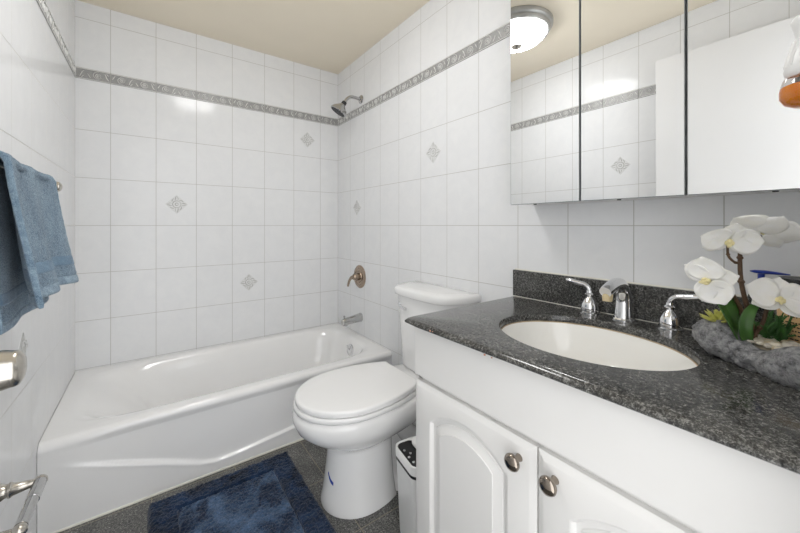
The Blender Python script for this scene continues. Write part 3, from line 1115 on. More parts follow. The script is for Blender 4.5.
bm = B()
T = 0.020
edge_prof = [(0.012, -T), (0.004, -T + 0.004), (0.0005, -T * 0.68), (0.0, -T * 0.45), (0.0025, -0.006), (0.007, -0.0015), (0.013, 0.0)]
rings = [oval(SKA, SKB, CTZ - T)] + [slab_ring(d, CTZ + z) for d, z in edge_prof] + [oval(SKA + 0.003, SKB + 0.003, CTZ), oval(SKA + 0.0005, SKB + 0.0005, CTZ - 0.003), oval(SKA, SKB, CTZ - T)]
loft(bm, rings, cap0=False, cap1=False)
bmesh.ops.remove_doubles(bm, verts=bm.verts[:], dist=0.00005)
finish('slab', bm, M['granite'], top, angle=40)
bm = B()
box(bm, RIGHT_X - 0.021 - cx0, RIGHT_X - 0.001 - cx0, CY0 - cy0, CY1 - cy0, CTZ - cz0, CTZ + 0.103 - cz0, 0.002)
finish('backsplash', bm, M['granite'], top, smooth=False)
bm = B()
tube(bm, [(RIGHT_X - 0.0225 - cx0, CY0 - cy0, CTZ + 0.001 - cz0), (RIGHT_X - 0.0225 - cx0, CY1 - 0.004 - cy0, CTZ + 0.0006 - cz0)], 0.0012, 6)
tube(bm, [(RIGHT_X - 0.006 - cx0, CY0 - cy0, CTZ + 0.1035 - cz0), (RIGHT_X - 0.006 - cx0, CY1 - 0.002 - cy0, CTZ + 0.1035 - cz0)], 0.004, 6)
finish('caulk_line', bm, M['caulk'], top)
for y, z, s in ((0.708, -0.010, 0.004), (0.698, -0.009, 0.0022), (0.52, -0.0175, 0.003), (0.50, -0.018, 0.002)):
    bm = B()
    ball(bm, (CX0 + 0.0015 - cx0, y - cy0, CTZ + z - cz0), (0.0025, s, s * 0.7), 8, 6)
    finish('chip', bm, M['chip'], top)

# ------------------------------------------------------------------ sink
sink = thing('sink', 'off-white oval undermount sink set in the dark granite', 'sink', (SKX, SKY, CTZ - T))
bm = B()


def bowl_ring(a, b, z, dx=0.0):
    return [(a * math.cos(2 * PI * i / 64) + dx, b * math.sin(2 * PI * i / 64), z) for i in range(64)]


loft(bm, [bowl_ring(SKA + 0.022, SKB + 0.022, -0.012), bowl_ring(SKA + 0.022, SKB + 0.022, -0.0005), bowl_ring(SKA - 0.001, SKB - 0.001, -0.0005), bowl_ring(SKA - 0.004, SKB - 0.004, -0.006), bowl_ring(SKA - 0.012, SKB - 0.014, -0.035),
          bowl_ring(SKA - 0.028, SKB - 0.034, -0.075), bowl_ring(SKA - 0.058, SKB - 0.075, -0.108), bowl_ring(SKA - 0.100, SKB - 0.130, -0.126), bowl_ring(0.03, 0.03, -0.132), bowl_ring(0.022, 0.022, -0.134)], cap0=False)
lathe_out = [bowl_ring(SKA + 0.022, SKB + 0.022, -0.012), bowl_ring(SKA, SKB, -0.05), bowl_ring(SKA - 0.04, SKB - 0.05, -0.112), bowl_ring(0.035, 0.035, -0.145)]
loft(bm, lathe_out, cap0=False)
finish('basin', bm, M['sink'], sink, angle=60)
bm = B()
tube(bm, bowl_ring(SKA - 0.0012, SKB - 0.0012, -0.0008), 0.0016, 6, closed=True)
o = finish('sealant_ring', bm, M['stain'], sink)
o['label'] = 'brownish old sealant under the granite edge'
bm = B()
lathe(bm, [(0, 0), (0.023, 0), (0.022, 0.003), (0.014, 0.004), (0.012, 0.002), (0, 0.004)], (0, 0, -0.134), (0, 0, 1), 24)
finish('drain', bm, M['chrome'], sink)

# ------------------------------------------------------------------ faucet: spout and two lever handles
fau = thing('faucet', 'chrome widespread faucet with arched spout and two lever handles', 'faucet', (1.138, 0.430, CTZ))
FS = 1.0
bm = B()
lathe(bm, [(0, 0), (0.0305, 0), (0.0305, 0.003), (0.027, 0.007), (0, 0.007)], (0, 0, 0), (0, 0, 1), 28)
path = spline([(0.0, 0, 0.003), (0.001, 0, 0.03), (0.001, 0, 0.062), (-0.006, 0, 0.090), (-0.028, 0, 0.108), (-0.066, 0, 0.109), (-0.104, 0, 0.100), (-0.120, 0, 0.094)], 5)
rad = [0.0195 + 0.0 * i for i in range(len(path))]
for i in range(len(path)):
    q = i / (len(path) - 1)
    rad[i] = 0.0255 - 0.0075 * min(1, q / 0.5) if q < 0.5 else 0.0180 - 0.0025 * (q - 0.5) * 2
tube(bm, path, rad, 24, up=(0, 1, 0))
spt = finish('spout', bm, M['chrome'], fau)
bm = B()
lathe(bm, [(0, -0.002), (0.0135, -0.002), (0.0130, 0.008), (0.0118, 0.018), (0, 0.0175)], (-0.106, 0, 0.086), (-0.1, 0, -1), 20)
aer = finish('aerator', bm, M['scale'], spt)
aer['label'] = 'scaled yellowish aerator at the spout tip'
bm = B()
lathe(bm, [(0, 0), (0.003, 0), (0.003, 0.030), (0.0055, 0.033), (0.0055, 0.040), (0, 0.042)], (0.026, 0, 0.06), (0, 0, 1), 14)
box(bm, -0.001, 0.029, -0.003, 0.003, 0.060, 0.064)
finish('lift_rod', bm, M['chrome'], spt)
for sg, y in ((1, 0.098), (-1, -0.112)):
    bm = B()
    lathe(bm, [(0, 0), (0.0305, 0), (0.0305, 0.003), (0.0255, 0.006), (0.0255, 0.010), (0.0245, 0.026), (0.0225, 0.032), (0.0165, 0.042), (0.0095, 0.049), (0.0085, 0.052), (0.0150, 0.057), (0.0155, 0.060), (0.0100, 0.064), (0.0095, 0.071), (0, 0.073)], (0.002, y, 0), (0, 0, 1), 32)
    hb = finish('handle', bm, M['chrome'], fau)
    bm = B()
    lv = spline([(0.002, y, 0.065), (0.002, y + sg * 0.003, 0.077), (0.001, y + sg * 0.016, 0.088), (0.0, y + sg * 0.040, 0.091), (-0.001, y + sg * 0.062, 0.095), (-0.001, y + sg * 0.076, 0.099)], 5)
    tube(bm, lv, [0.0085, 0.0085, 0.0085, 0.0085, 0.0085, 0.0082, 0.008, 0.0078, 0.0075, 0.0072, 0.0072, 0.0072, 0.0075, 0.0078, 0.008, 0.0082, 0.0084, 0.0085, 0.0086, 0.0084, 0.008, 0.0074, 0.0066, 0.0055, 0.004, 0.002], 14, up=(1, 0, 0))
    finish('lever', bm, M['chrome'], hb)

# ------------------------------------------------------------------ mirrored medicine cabinet
MXF = 1.0472                                           # mirror plane
cab = thing('medicine_cabinet', 'three-door mirrored medicine cabinet on the tiled wall above the sink', 'cabinet', (RIGHT_X, 0.383, 1.20))
mx, my, mz = cab.location
MZ0, MZ1 = 1.168, 1.985
MY1_, MY0_ = 0.7617, 0.003
bm = B()
box(bm, MXF + 0.020 - mx, -0.001, MY0_ + 0.004 - my, MY1_ - 0.004 - my, MZ0 + 0.003 - mz, MZ1 - mz, 0.001)
finish('cabinet_box', bm, M['white_paint'], cab, smooth=False)
bm = B()
bm.free()
for y in (0.06, 0.12, 0.43, 0.70):
    bm = B()
    lathe(bm, [(0, 0), (0.006, 0), (0.005, 0.003), (0, 0.003)], (MXF + 0.06 - mx, y - my, MZ0 + 0.003 - mz), (0, 0, -1), 10)
    finish('screw_head', bm, M['dark_rubber'], cab)
divs = [MY1_, 0.5132, 0.2604, MY0_]
for a_, b_ in zip(divs[:-1], divs[1:]):
    y1, y0 = a_ - 0.0024 - my, b_ + 0.0024 - my
    bm = B()

    def mr_(d, x):
        return [(x, y0 + d, MZ0 + d - mz), (x, y1 - d, MZ0 + d - mz), (x, y1 - d, MZ1 - d - mz), (x, y0 + d, MZ1 - d - mz)]
    vr = loft(bm, [mr_(0, MXF + 0.019 - mx), mr_(0, MXF + 0.0008 - mx), mr_(0.0012, MXF - mx)], mat=1)
    bm.faces.ensure_lookup_table()
    for f in bm.faces:
        if all(abs(v.co.x - (MXF - mx)) < 1e-5 for v in f.verts):
            f.material_index = 0
    finish('mirror_door', bm, [M['mirror'], M['mirror_edge']], cab, smooth=False)

# ------------------------------------------------------------------ ceiling lamp (seen in the mirror)
lamp = thing('ceiling_lamp', 'flush ceiling lamp with glowing glass bowl, nickel ring and finial', 'lamp', (0.335, 1.235, CEIL_Z))
bm = B()
lathe(bm, [(0, 0), (0.196, 0), (0.202, -0.006), (0.201, -0.022), (0.196, -0.030), (0.188, -0.034), (0.186, -0.048), (0.180, -0.056), (0.170, -0.056), (0.168, -0.048), (0, -0.046)], (0, 0, 0), (0, 0, 1), 56)
finish('metal_ring', bm, M['satin'], lamp)
bm = B()
lathe(bm, [(0.167, -0.049), (0.166, -0.058), (0.158, -0.074), (0.140, -0.090), (0.108, -0.105), (0.065, -0.115), (0.025, -0.119), (0, -0.120)], (0, 0, 0), (0, 0, 1), 56)
finish('glass_bowl', bm, M['lamp_glass'], lamp)
bm = B()
lathe(bm, [(0, -0.117), (0.028, -0.117), (0.031, -0.122), (0.026, -0.129), (0.012, -0.133), (0.007, -0.138), (0.010, -0.142), (0.010, -0.147), (0.006, -0.151), (0.005, -0.158), (0, -0.161)], (0, 0, 0), (0, 0, 1), 20)
finish('finial', bm, M['nickel'], lamp)

# ------------------------------------------------------------------ towel bar and towel on the left wall
BX, BZ = -0.250, 1.222
bar = thing('towel_bar', 'nickel towel bar on the left tiled wall, holding blue towel', 'towel bar', (LEFT_X, 1.28, BZ))
bm = B()
tube(bm, [(BX - LEFT_X, 0.90 - 1.28, 0), (BX - LEFT_X, 1.585 - 1.28, 0)], 0.0085, 16)
finish('rod', bm, M['nickel'], bar)
for y in (0.925, 1.572):
    bm = B()
    lathe(bm, [(0, 0), (0.024, 0), (0.024, 0.004), (0.013, 0.010), (0.010, 0.030), (0.010, 0.050), (0.0155, 0.058), (0.0175, 0.068), (0.0155, 0.078), (0.008, 0.083), (0, 0.084)], (0, y - 1.28, 0), (1, 0, 0), 24)
    finish('post', bm, M['nickel'], bar)

towel = thing('bath_towel', 'blue terry towel draped over the bar on the left wall', 'towel', (BX, 1.28, BZ))


def towel_sheet(u, v):
    """u 0..1 across (near to far), v: 0 front hem .. 1 back hem; local to the bar"""
    lf, lb = 0.300, 0.342
    total = lf + lb + 0.05
    s = v * total
    w = 0.400
    y = -0.292 + w * u
    if s < lf:                                     # front flap, swinging out towards its hem
        k = 1 - s / lf
        flare = k ** 1.4
        x = 0.017 + 0.044 * flare
        z = -(lf - s)
        fold = 0.010 * math.sin(u * 13 + 1.2 + 1.5 * k) * (0.35 + k) + 0.006 * math.sin(u * 5.2 + 2.0)
        x += fold
        y += 0.02 * k * (u - 0.4) + 0.012 * k
        z += 0.012 * math.sin(u * 2.6 + 0.3) * k
    elif s < lf + 0.05:                            # over the bar
        a = (s - lf) / 0.05 * PI
        x = 0.019 * math.cos(a) + 0.005 * math.sin(u * 5.2 + 2.0) * math.cos(a / 2)
        z = 0.014 * math.sin(a) + 0.002 * math.sin(u * 13)
    else:
        k = (s - lf - 0.05) / lb
        x = -0.017 + 0.026 * k + 0.006 * math.sin(u * 9 + 0.5) * k
        z = -(s - lf - 0.05)
        y += 0.014 * k
    return Vector((x, y, z))


def sheet(bm, fn, nu, nv, u0=0, u1=1, v0=0, v1=1, thick=0.005, amp=0.0016, freq=230):
    P = [[fn(u0 + (u1 - u0) * i / nu, v0 + (v1 - v0) * j / nv) for j in range(nv + 1)] for i in range(nu + 1)]
    A, Bk = [], []
    for i in range(nu + 1):
        ra, rb = [], []
        for j in range(nv + 1):
            du = P[min(i + 1, nu)][j] - P[max(i - 1, 0)][j]
            dv = P[i][min(j + 1, nv)] - P[i][max(j - 1, 0)]
            n_ = du.cross(dv).normalized()
            p = P[i][j]
            e = min(i, nu - i, j, nv - j)
            t_ = thick * (0.5 if e == 0 else 0.85 if e == 1 else 1.0)
            d1 = noise.noise(p * freq) * amp + noise.noise(p * freq * 0.4) * amp
            d2 = noise.noise(p * freq + Vector((3, 7, 1))) * amp
            ra.append(bm.verts.new(p + n_ * (t_ + d1)))
            rb.append(bm.verts.new(p - n_ * (t_ + d2)))
        A.append(ra)
        Bk.append(rb)
    for i in range(nu):
        for j in range(nv):
            bm.faces.new((A[i][j], A[i + 1][j], A[i + 1][j + 1], A[i][j + 1]))
            bm.faces.new((Bk[i][j], Bk[i][j + 1], Bk[i + 1][j + 1], Bk[i + 1][j]))
    for i in range(nu):
        bm.faces.new((A[i][0], Bk[i][0], Bk[i + 1][0], A[i + 1][0]))
        bm.faces.new((A[i][nv], A[i + 1][nv], Bk[i + 1][nv], Bk[i][nv]))
    for j in range(nv):
        bm.faces.new((A[0][j], A[0][j + 1], Bk[0][j + 1], Bk[0][j]))
        bm.faces.new((A[nu][j], Bk[nu][j], Bk[nu][j + 1], A[nu][j + 1]))


bm = B()
sheet(bm, towel_sheet, 110, 170, 0.012, 0.988, 0.03, 0.975)
finish('terry_cloth', bm, M['towel'], towel, angle=180)
for nm, v0, v1 in (('woven_band', 0.075, 0.118), ('woven_band', 0.885, 0.925)):
    bm = B()
    sheet(bm, towel_sheet, 90, 14, 0.016, 0.984, v0, v1, thick=0.0062, amp=0.0004)
    finish(nm, bm, M['towel_band'], towel, angle=180)
for v0, v1 in ((0.0, 0.034), (0.972, 1.0)):
    bm = B()
    sheet(bm, towel_sheet, 90, 10, 0.0, 1.0, v0, v1, thick=0.0055, amp=0.0006)
    finish('hem', bm, M['towel_hem'], towel, angle=180)
for u0, u1 in ((0.0, 0.014), (0.986, 1.0)):
    bm = B()
    sheet(bm, towel_sheet, 5, 170, u0, u1, 0.0, 1.0, thick=0.0056, amp=0.0006)
    finish('side_seam', bm, M['towel_hem'], towel, angle=180)

# ------------------------------------------------------------------ empty toilet paper holder
tp = thing('toilet_paper_holder', 'nickel toilet paper holder with empty roller low on left wall', 'toilet paper holder', (LEFT_X, 1.20, 0.416))
bx = -0.235 - LEFT_X
for y in (1.298, 1.112):
    bm = B()
    lathe(bm, [(0, 0), (0.026, 0), (0.026, 0.004), (0.022, 0.010), (0.016, 0.020), (0.016, 0.024), (0.0185, 0.026), (0.0185, 0.030), (0.015, 0.033), (0.0105, 0.060), (0.0085, bx), (0, bx)], (0, y - 1.20, 0), (1, 0, 0), 24)
    ball(bm, (bx, y - 1.20, 0), 0.0145)
    finish('post', bm, M['nickel'], tp)
bm = B()
lathe(bm, [(0, 0), (0.0125, 0), (0.0135, 0.003), (0.0135, 0.075), (0.0122, 0.076), (0.0122, 0.170), (0, 0.172)], (bx, 0.094, 0), (0, -1, 0), 24)
finish('roller', bm, M['worn_chrome'], tp)

# ------------------------------------------------------------------ plug-in air freshener on the entry wall's outlet
out_ = thing('outlet', 'white outlet plate on the entry wall beside the mirror', 'outlet', (0.737, FRONT_Y, 1.345))
bm = B()
box(bm, -0.036, 0.036, 0.0, 0.006, -0.058, 0.058, 0.002)
finish('cover_plate', bm, M['white_plastic'], out_)
fr = thing('air_freshener', 'white plug-in air freshener with amber oil bottle beside mirror', 'air freshener', (0.737, FRONT_Y + 0.006, 1.312))
bm = B()
fy = 0.0705
lathe(bm, [(0, -0.010), (0.022, -0.010), (0.025, -0.006), (0.0262, 0.0), (0.0240, 0.014), (0.0195, 0.030), (0.0155, 0.042), (0.0145, 0.048), (0.0165, 0.058), (0.0190, 0.068), (0.017, 0.073), (0, 0.074)], (0, fy, 0), (0, 0, 1), 32)
box(bm, -0.018, 0.018, 0.0, fy, 0.000, 0.036, 0.006)
for i in range(18):
    a = 2 * PI * i / 18
    tube(bm, [(0.0252 * math.cos(a), fy + 0.0252 * math.sin(a), 0.006), (0.0198 * math.cos(a), fy + 0.0198 * math.sin(a), 0.028), (0.0160 * math.cos(a), fy + 0.0160 * math.sin(a), 0.041)], 0.0013, 6)
finish('warmer', bm, M['white_plastic'], fr)
bm = B()
lathe(bm, [(0, -0.051), (0.016, -0.051), (0.025, -0.046), (0.0302, -0.037), (0.0305, -0.028), (0.0285, -0.018), (0.026, -0.011), (0.020, -0.0095), (0, -0.0095)], (0, fy, 0), (0, 0, 1), 32)
bot = finish('bottle', bm, M['clear_glass'], fr)
bm = B()
lathe(bm, [(0, -0.0498), (0.0155, -0.0498), (0.0243, -0.0448), (0.0292, -0.0365), (0.0296, -0.028), (0.0288, -0.0225), (0, -0.0225)], (0, fy, 0), (0, 0, 1), 32)
finish('oil', bm, M['amber_oil'], bot)['label'] = 'orange scented oil'

# ------------------------------------------------------------------ orchid arrangement in a grey log planter
pl = thing('orchid_planter', 'white artificial orchids in grey log-shaped stone planter on countertop', 'plant', (1.0, 0.13, CTZ))
PO = Vector((1.0, 0.13, 0.0))


def loc(p):
    return Vector((p[0], p[1], p[2])) - PO - Vector((0, 0, CTZ))


ring_pts = [(1.030, 0.213, 0.850, 0.027), (1.005, 0.200, 0.852, 0.031), (0.982, 0.178, 0.851, 0.040), (0.962, 0.150, 0.838, 0.027), (0.944, 0.116, 0.832, 0.024), (0.925, 0.074, 0.838, 0.041), (0.932, 0.030, 0.840, 0.036),
            (0.972, 0.008, 0.834, 0.028), (1.010, 0.022, 0.830, 0.021), (1.026, 0.060, 0.830, 0.020), (1.036, 0.105, 0.832, 0.020), (1.046, 0.145, 0.834, 0.020), (1.057, 0.180, 0.838, 0.022), (1.056, 0.205, 0.842, 0.025)]
cl = ring_pts + ring_pts[:3]
dense = spline(cl, 11)[11:11 * (len(ring_pts)) + 11]
bm = B()
tube(bm, [loc(p[:3]) for p in dense], [p[3] for p in dense], 34, closed=True)
for v in bm.verts:
    w = v.co
    nn = noise.noise(w * 26) * 0.006 + (0.3 - abs(noise.noise(w * 48 + Vector((4, 1, 7))))) * 0.013 + (0.25 - abs(noise.noise(w * 120))) * 0.010 + noise.noise(w * 280) * 0.003
    c_ = Vector((0.0, 0.0, 0.03))
    v.co = w + (w - c_).normalized() * nn
    v.co.z = max(v.co.z, 0.0003)
base = [loc((p[0], p[1], 0)) for p in dense]
fl = [bm.verts.new((p.x, p.y, 0.030)) for p in base]
f = bm.faces.new(fl)
bmesh.ops.triangulate(bm, faces=[f])
# a knot and a stub of a branch on the front
finish('log_pot', bm, M['stone'], pl, angle=180)

bm = B()
cen = (0.992, 0.125)
fl = [bm.verts.new(loc((cen[0] + (p[0] - cen[0]) * 0.86, cen[1] + (p[1] - cen[1]) * 0.92, CTZ + 0.041))) for p in dense]
f = bm.faces.new(fl)
bmesh.ops.triangulate(bm, faces=[f])
finish('gravel_bed', bm, M['gravel_bed'], pl, smooth=False)

# cream pebbles
peb_me = []
for k in range(4):
    bm = B()
    ball(bm, (0, 0, 0), (0.0085, 0.0065, 0.0048), 12, 8)
    for v in bm.verts:
        v.co += v.co * noise.noise(v.co * 130 + Vector((k * 3.1, 0, 0))) * 0.3
    o = finish('pebble', bm, M[('pebble', 'pebble_grey', 'pebble', 'pebble_tan')[k]], pl)
    peb_me.append(o)
rp = random.Random(3)
spots = []
tries = 0


def in_poly(x, y, poly):
    c = False
    j = len(poly) - 1
    for i in range(len(poly)):
        if (poly[i][1] > y) != (poly[j][1] > y) and x < (poly[j][0] - poly[i][0]) * (y - poly[i][1]) / (poly[j][1] - poly[i][1]) + poly[i][0]:
            c = not c
        j = i
    return c


poly = [(cen[0] + (p[0] - cen[0]) * 0.78, cen[1] + (p[1] - cen[1]) * 0.86) for p in dense]
while len(spots) < 98 and tries < 20000:
    tries += 1
    x, y = rp.uniform(0.93, 1.07), rp.uniform(0.02, 0.25)
    if in_poly(x, y, poly) and all((x - a) ** 2 + (y - b) ** 2 > 0.0093 ** 2 for a, b in spots):
        spots.append((x, y))
for i, (x, y) in enumerate(spots):
    o = peb_me[i] if i < 4 else peb_me[i % 4].copy()
    if i >= 4:
        COL.objects.link(o)
        o.parent = pl
    o.location = loc((x, y, CTZ + 0.0455 + rp.uniform(0, 0.004)))
    o.rotation_euler = (rp.uniform(-0.3, 0.3), rp.uniform(-0.3, 0.3), rp.uniform(0, 6.3))
    s = rp.uniform(0.8, 1.15)
    o.scale = (s, s, s)


def stem_part(name, pts, r0, r1, m):
    bm = B()
    q = spline(pts, 7)
    q = [loc(p) for p in q]
    tube(bm, q, [r0 + (r1 - r0) * i / (len(q) - 1) for i in range(len(q))], 9)
    # little nodes
    for i in range(6, len(q) - 4, 9):
        r = r0 + (r1 - r0) * i / (len(q) - 1)
        ball(bm, q[i], (r * 1.5, r * 1.5, r * 1.2), 8, 6)
    return finish(name, bm, m, pl)


stem_part('flower_stem', [(1.003, 0.134, 0.845), (0.988, 0.145, 0.918), (0.978, 0.153, 0.973), (0.975, 0.155, 1.012), (0.976, 0.154, 1.048), (0.992, 0.148, 1.066), (1.030, 0.133, 1.072)], 0.0046, 0.0030, M['stem'])
stem_part('flower_stem', [(0.988, 0.147, 0.845), (0.971, 0.153, 0.923), (0.944, 0.167, 0.968), (0.916, 0.174, 0.990)], 0.0042, 0.0026, M['stem'])
stem_part('flower_stem', [(0.976, 0.154, 1.018), (0.958, 0.160, 1.020), (0.938, 0.166, 1.034), (0.931, 0.166, 1.056)], 0.0026, 0.0022, M['stem'])
stem_part('flower_stem', [(0.985, 0.149, 0.845), (0.996, 0.127, 0.894), (1.000, 0.119, 0.929), (1.012, 0.103, 0.941), (1.030, 0.079, 0.951), (1.042, 0.061, 0.960)], 0.0036, 0.0024, M['stem'])


def petal_mesh(length, width, cup, curl_, tipw=0.5, nu=10, nv=12):
    """a petal along +x from the origin, cupped towards +z"""
    bm = B()
    top_, bot_ = [], []
    for i in range(nv + 1):
        t_ = i / nv
        w = width / 2 * (math.sin(PI * (0.06 + 0.92 * t_ ** 0.85)) ** 0.62)
        rt, rb = [], []
        for j in range(nu + 1):
            s = -1 + 2 * j / nu
            x = length * t_ * (1 - 0.07 * s * s * t_)
            y = w * s
            z = cup * (s * s) * w + curl_ * length * t_ * t_ + 0.02 * length * math.sin(9 * t_ + 4 * s) * t_
            rt.append(bm.verts.new((x, y, z + 0.0005)))
            rb.append(bm.verts.new((x, y, z - 0.0005)))
        top_.append(rt)
        bot_.append(rb)
    for i in range(nv):
        for j in range(nu):
            bm.faces.new((top_[i][j], top_[i + 1][j], top_[i + 1][j + 1], top_[i][j + 1]))
            bm.faces.new((bot_[i][j], bot_[i][j + 1], bot_[i + 1][j + 1], bot_[i + 1][j]))
    per = [(0, j) for j in range(nu + 1)] + [(i, nu) for i in range(1, nv + 1)] + [(nv, j) for j in range(nu - 1, -1, -1)] + [(i, 0) for i in range(nv - 1, 0, -1)]
    for (a, b), (c, d) in zip(per, per[1:] + per[:1]):
        bm.faces.new((top_[a][b], top_[c][d], bot_[c][d], bot_[a][b]))
    return bm


def blossom(center, facing, up, size, big=0.54):
    """five petals and a yellow lip; facing: where the flower looks"""
    e = bpy.data.objects.new('blossom', None)
    e.empty_display_size = 0.02
    COL.objects.link(e)
    e.parent = pl
    z = Vector(facing).normalized()
    u = Vector(up)
    u = (u - z * u.dot(z)).normalized()
    r = u.cross(z).normalized()
    m = Matrix((r, u, z)).transposed().to_4x4()
    m.translation = loc(center)
    e.matrix_local = m
    spec = [(90, 0.52, 0.44, 0.00), (212, 0.50, 0.42, 0.0), (328, 0.50, 0.42, 0.0), (12, big, 0.74, 0.003), (168, big, 0.74, 0.003)]
    for ang, l, w, h in spec:
        bm = petal_mesh(size * l, size * w, 0.22, 0.12)
        p = finish('petal', bm, M['petal'], e, angle=180)
        p.matrix_local = Matrix.Rotation(math.radians(ang), 4, 'Z') @ Matrix.Translation((size * 0.03, 0, h)) @ Matrix.Rotation(random.uniform(-0.12, 0.12), 4, 'X')
    bm = B()
    ball(bm, (0, 0, 0.006), (0.0045, 0.0045, 0.006), 10, 8)
    for sg in (-1, 1):
        ball(bm, (sg * 0.0045, -0.004, 0.007), (0.003, 0.005, 0.004), 10, 8)
    tube(bm, [(0, -0.002, 0.008), (0, -0.008, 0.010), (0, -0.014, 0.009)], [0.003, 0.0042, 0.0015], 10)
    finish('lip', bm, M['lip'], e)
    return e


VIEW = Vector((-0.84, -0.54, 0.0))                      # roughly towards the doorway
RGT = Vector((0.54, -0.84, 0.0))
UP = Vector((0, 0, 1))
blossom((0.931, 0.163, 1.067), VIEW * 0.62 - RGT * 0.15 - UP * 0.52, UP * 0.8 + VIEW * 0.5, 0.084)
blossom((1.040, 0.131, 1.076), -VIEW * 0.45 + RGT * 0.25 + UP * 0.6, UP * 0.6 + VIEW * 0.5 + RGT * 0.2, 0.104)
blossom((0.893, 0.186, 0.987), VIEW * 0.75 - RGT * 0.55 - UP * 0.2, RGT * 0.9 + UP * 0.35, 0.088)
blossom((0.996, 0.104, 0.948), VIEW * 0.72 + UP * 0.55, UP * 0.9 + RGT * 0.2, 0.092)


def leaf_part(name, pts, width, m, facing, fold=0.25):
    """long leaf along pts; facing is its upper side"""
    q = [loc(p) for p in spline(pts, 6)]
    n_ = len(q)
    bm = B()
    nu = 8
    A, Bk = [], []
    for i, p in enumerate(q):
        t_ = i / (n_ - 1)
        d = (q[min(i + 1, n_ - 1)] - q[max(i - 1, 0)]).normalized()
        fz = Vector(facing)
        side = d.cross(fz).normalized()
        nz = side.cross(d).normalized()
        w = width / 2 * max(0.04, math.sin(PI * (0.12 + 0.86 * t_)) ** 0.7)
        ra, rb = [], []
        for j in range(nu + 1):
            s = -1 + 2 * j / nu
            c = p + side * (w * s) + nz * (abs(s) * w * fold)
            ra.append(bm.verts.new(c + nz * 0.0009))
            rb.append(bm.verts.new(c - nz * 0.0009))
        A.append(ra)
        Bk.append(rb)
    for i in range(n_ - 1):
        for j in range(nu):
            bm.faces.new((A[i][j], A[i + 1][j], A[i + 1][j + 1], A[i][j + 1]))
            bm.faces.new((Bk[i][j], Bk[i][j + 1], Bk[i + 1][j + 1], Bk[i + 1][j]))
        bm.faces.new((A[i][0], Bk[i][0], Bk[i + 1][0], A[i + 1][0]))
        bm.faces.new((A[i][nu], A[i + 1][nu], Bk[i + 1][nu], Bk[i][nu]))
    return finish(name, bm, m, pl, angle=180)


leaf_part('leaf', [(0.990, 0.148, 0.846), (0.970, 0.158, 0.880), (0.952, 0.168, 0.916), (0.936, 0.180, 0.946), (0.930, 0.190, 0.952)], 0.054, M['leaf'], VIEW * 0.8 + RGT * 0.45 + UP * 0.5)
leaf_part('leaf', [(0.978, 0.140, 0.846), (0.958, 0.144, 0.874), (0.956, 0.144, 0.902), (0.968, 0.138, 0.926), (0.990, 0.128, 0.942)], 0.021, M['leaf'], VIEW * 0.9 - RGT * 0.2 + UP * 0.3, 0.35)
leaf_part('leaf', [(0.992, 0.142, 0.846), (0.982, 0.148, 0.880), (0.976, 0.152, 0.905), (0.978, 0.154, 0.925)], 0.022, M['leaf'], VIEW)

# fern fronds
rf = random.Random(5)
bm = B()
for k in range(30):
    a = rf.uniform(0, 2 * PI)
    ln = rf.uniform(0.055, 0.085)
    tilt = rf.uniform(0.2, 1.0)
    b0 = Vector(loc((1.035 + rf.uniform(-0.016, 0.010), 0.128 + rf.uniform(-0.025, 0.02), 0.846)))
    dr = Vector((math.cos(a) * math.sin(tilt), math.sin(a) * math.sin(tilt), math.cos(tilt)))
    pts = [b0 + dr * (ln * i / 5) + Vector((0, 0, -0.010 * (i / 5) ** 2)) for i in range(6)]
    tube(bm, pts, [0.0011, 0.001, 0.0009, 0.0008, 0.0007, 0.0004], 5)
    s_ = dr.cross(UP).normalized()
    for i in range(1, 16):
        t_ = i / 16
        p = b0 + dr * (ln * t_) + Vector((0, 0, -0.010 * t_ * t_))
        for sg in (-1, 1):
            e = p + s_ * (sg * 0.011 * (1 - 0.6 * t_)) + dr * 0.007
            tube(bm, [p, (p + e) / 2 + UP * 0.0008, e], [0.0008, 0.0013, 0.0003], 4)
finish('fern', bm, M['fern'], pl, angle=180)

# yellow-green succulent rosette
bm = B()
sc_ = loc((0.988, 0.188, 0.884))
for ring_, cnt, tl, ln in ((0, 6, 0.35, 0.030), (1, 8, 0.8, 0.036), (2, 9, 1.2, 0.038)):
    for i in range(cnt):
        a = 2 * PI * i / cnt + ring_ * 0.4
        dr = Vector((math.cos(a) * math.sin(tl), math.sin(a) * math.sin(tl), math.cos(tl)))
        tube(bm, [sc_, sc_ + dr * ln * 0.4, sc_ + dr * ln * 0.75, sc_ + dr * ln], [0.002, 0.0048, 0.004, 0.0006], 8, flat=0.6)
tube(bm, [loc((0.985, 0.190, 0.848)), sc_], 0.004, 8)
finish('succulent', bm, M['succulent'], pl)

# ------------------------------------------------------------------ bottles behind the planter
pb = thing('pump_bottle', 'clear soap bottle with blue pump top behind the orchids', 'bottle', (1.139, 0.146, CTZ))
bm = B()
lathe(bm, [(0, 0), (0.022, 0), (0.0245, 0.003), (0.0245, 0.105), (0.021, 0.118), (0.011, 0.126), (0.0105, 0.136), (0, 0.136)], (0, 0, 0), (0, 0, 1), 32)
finish('bottle', bm, M['clear_plastic'], pb)
bm = B()
lathe(bm, [(0, 0.128), (0.0135, 0.128), (0.0135, 0.143), (0.006, 0.145), (0.006, 0.168), (0, 0.169)], (0, 0, 0), (0, 0, 1), 22)
tube(bm, [(-0.010, 0.016, 0.1735), (-0.006, 0.010, 0.173), (0.004, -0.006, 0.172), (0.016, -0.025, 0.170), (0.026, -0.041, 0.168)], [0.003, 0.009, 0.011, 0.008, 0.004], 14, flat=0.4)
finish('pump', bm, M['blue_plastic'], pb)['label'] = 'blue pump head'

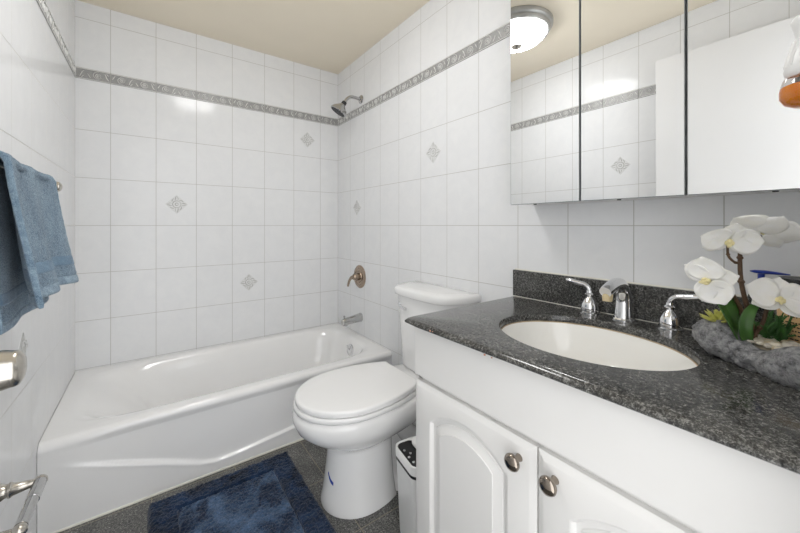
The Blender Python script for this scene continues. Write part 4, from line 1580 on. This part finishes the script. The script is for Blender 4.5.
jr = thing('lotion_jar', 'peach jar with black lid and dark print behind the orchids', 'jar', (1.117, 0.076, CTZ))
bm = B()
lathe(bm, [(0, 0), (0.040, 0), (0.043, 0.003), (0.043, 0.142), (0.040, 0.146), (0, 0.146)], (0, 0, 0), (0, 0, 1), 40)
finish('jar_body', bm, M['peach_pale'], jr)
bm = B()
lathe(bm, [(0, 0.1445), (0.0435, 0.1445), (0.0435, 0.164), (0.041, 0.167), (0, 0.167)], (0, 0, 0), (0, 0, 1), 40)
finish('lid', bm, M['black_plastic'], jr)['label'] = 'black lid'
VA = math.atan2(-0.076, -1.117)
bm = B()
arc = [VA + math.radians(a) for a in range(-100, 101, 10)]
loft(bm, [[(0.0432 * math.cos(a), 0.0432 * math.sin(a), z) for a in arc] for z in (0.012, 0.118)], close=False, cap0=False, cap1=False)
lb = finish('label', bm, M['peach'], jr)


def wrap_text(s, size, z, ang, parent, r=0.0436):
    cu = bpy.data.curves.new('lettering', 'FONT')
    cu.body = s
    cu.size = size
    cu.align_x = 'CENTER'
    tmp = bpy.data.objects.new('lettering', cu)
    COL.objects.link(tmp)
    dg = bpy.context.evaluated_depsgraph_get()
    me = bpy.data.meshes.new_from_object(tmp.evaluated_get(dg))
    bpy.data.objects.remove(tmp)
    bm = bmesh.new()
    bm.from_mesh(me)
    bmesh.ops.subdivide_edges(bm, edges=[e for e in bm.edges if e.calc_length() > 0.004], cuts=1)
    for v in bm.verts:
        a = ang + v.co.x / r
        v.co = Vector((r * math.cos(a), r * math.sin(a), z + v.co.y))
    return finish('lettering', bm, M['ink'], parent, smooth=False)


wrap_text('lake:', 0.020, 0.088, VA - 0.25, lb)
bm = B()
rl = random.Random(2)
for i in range(7):
    z = 0.076 - i * 0.0085
    a = VA - 0.75
    while a < VA + 0.55:
        w = rl.uniform(0.06, 0.16)
        aa = [a + w * k / 3 for k in range(4)]
        loft(bm, [[(0.0436 * math.cos(q), 0.0436 * math.sin(q), zz) for q in aa] for zz in (z, z + 0.0026)], close=False, cap0=False, cap1=False)
        a += w + 0.035
finish('small_print', bm, M['ink'], lb, smooth=False)
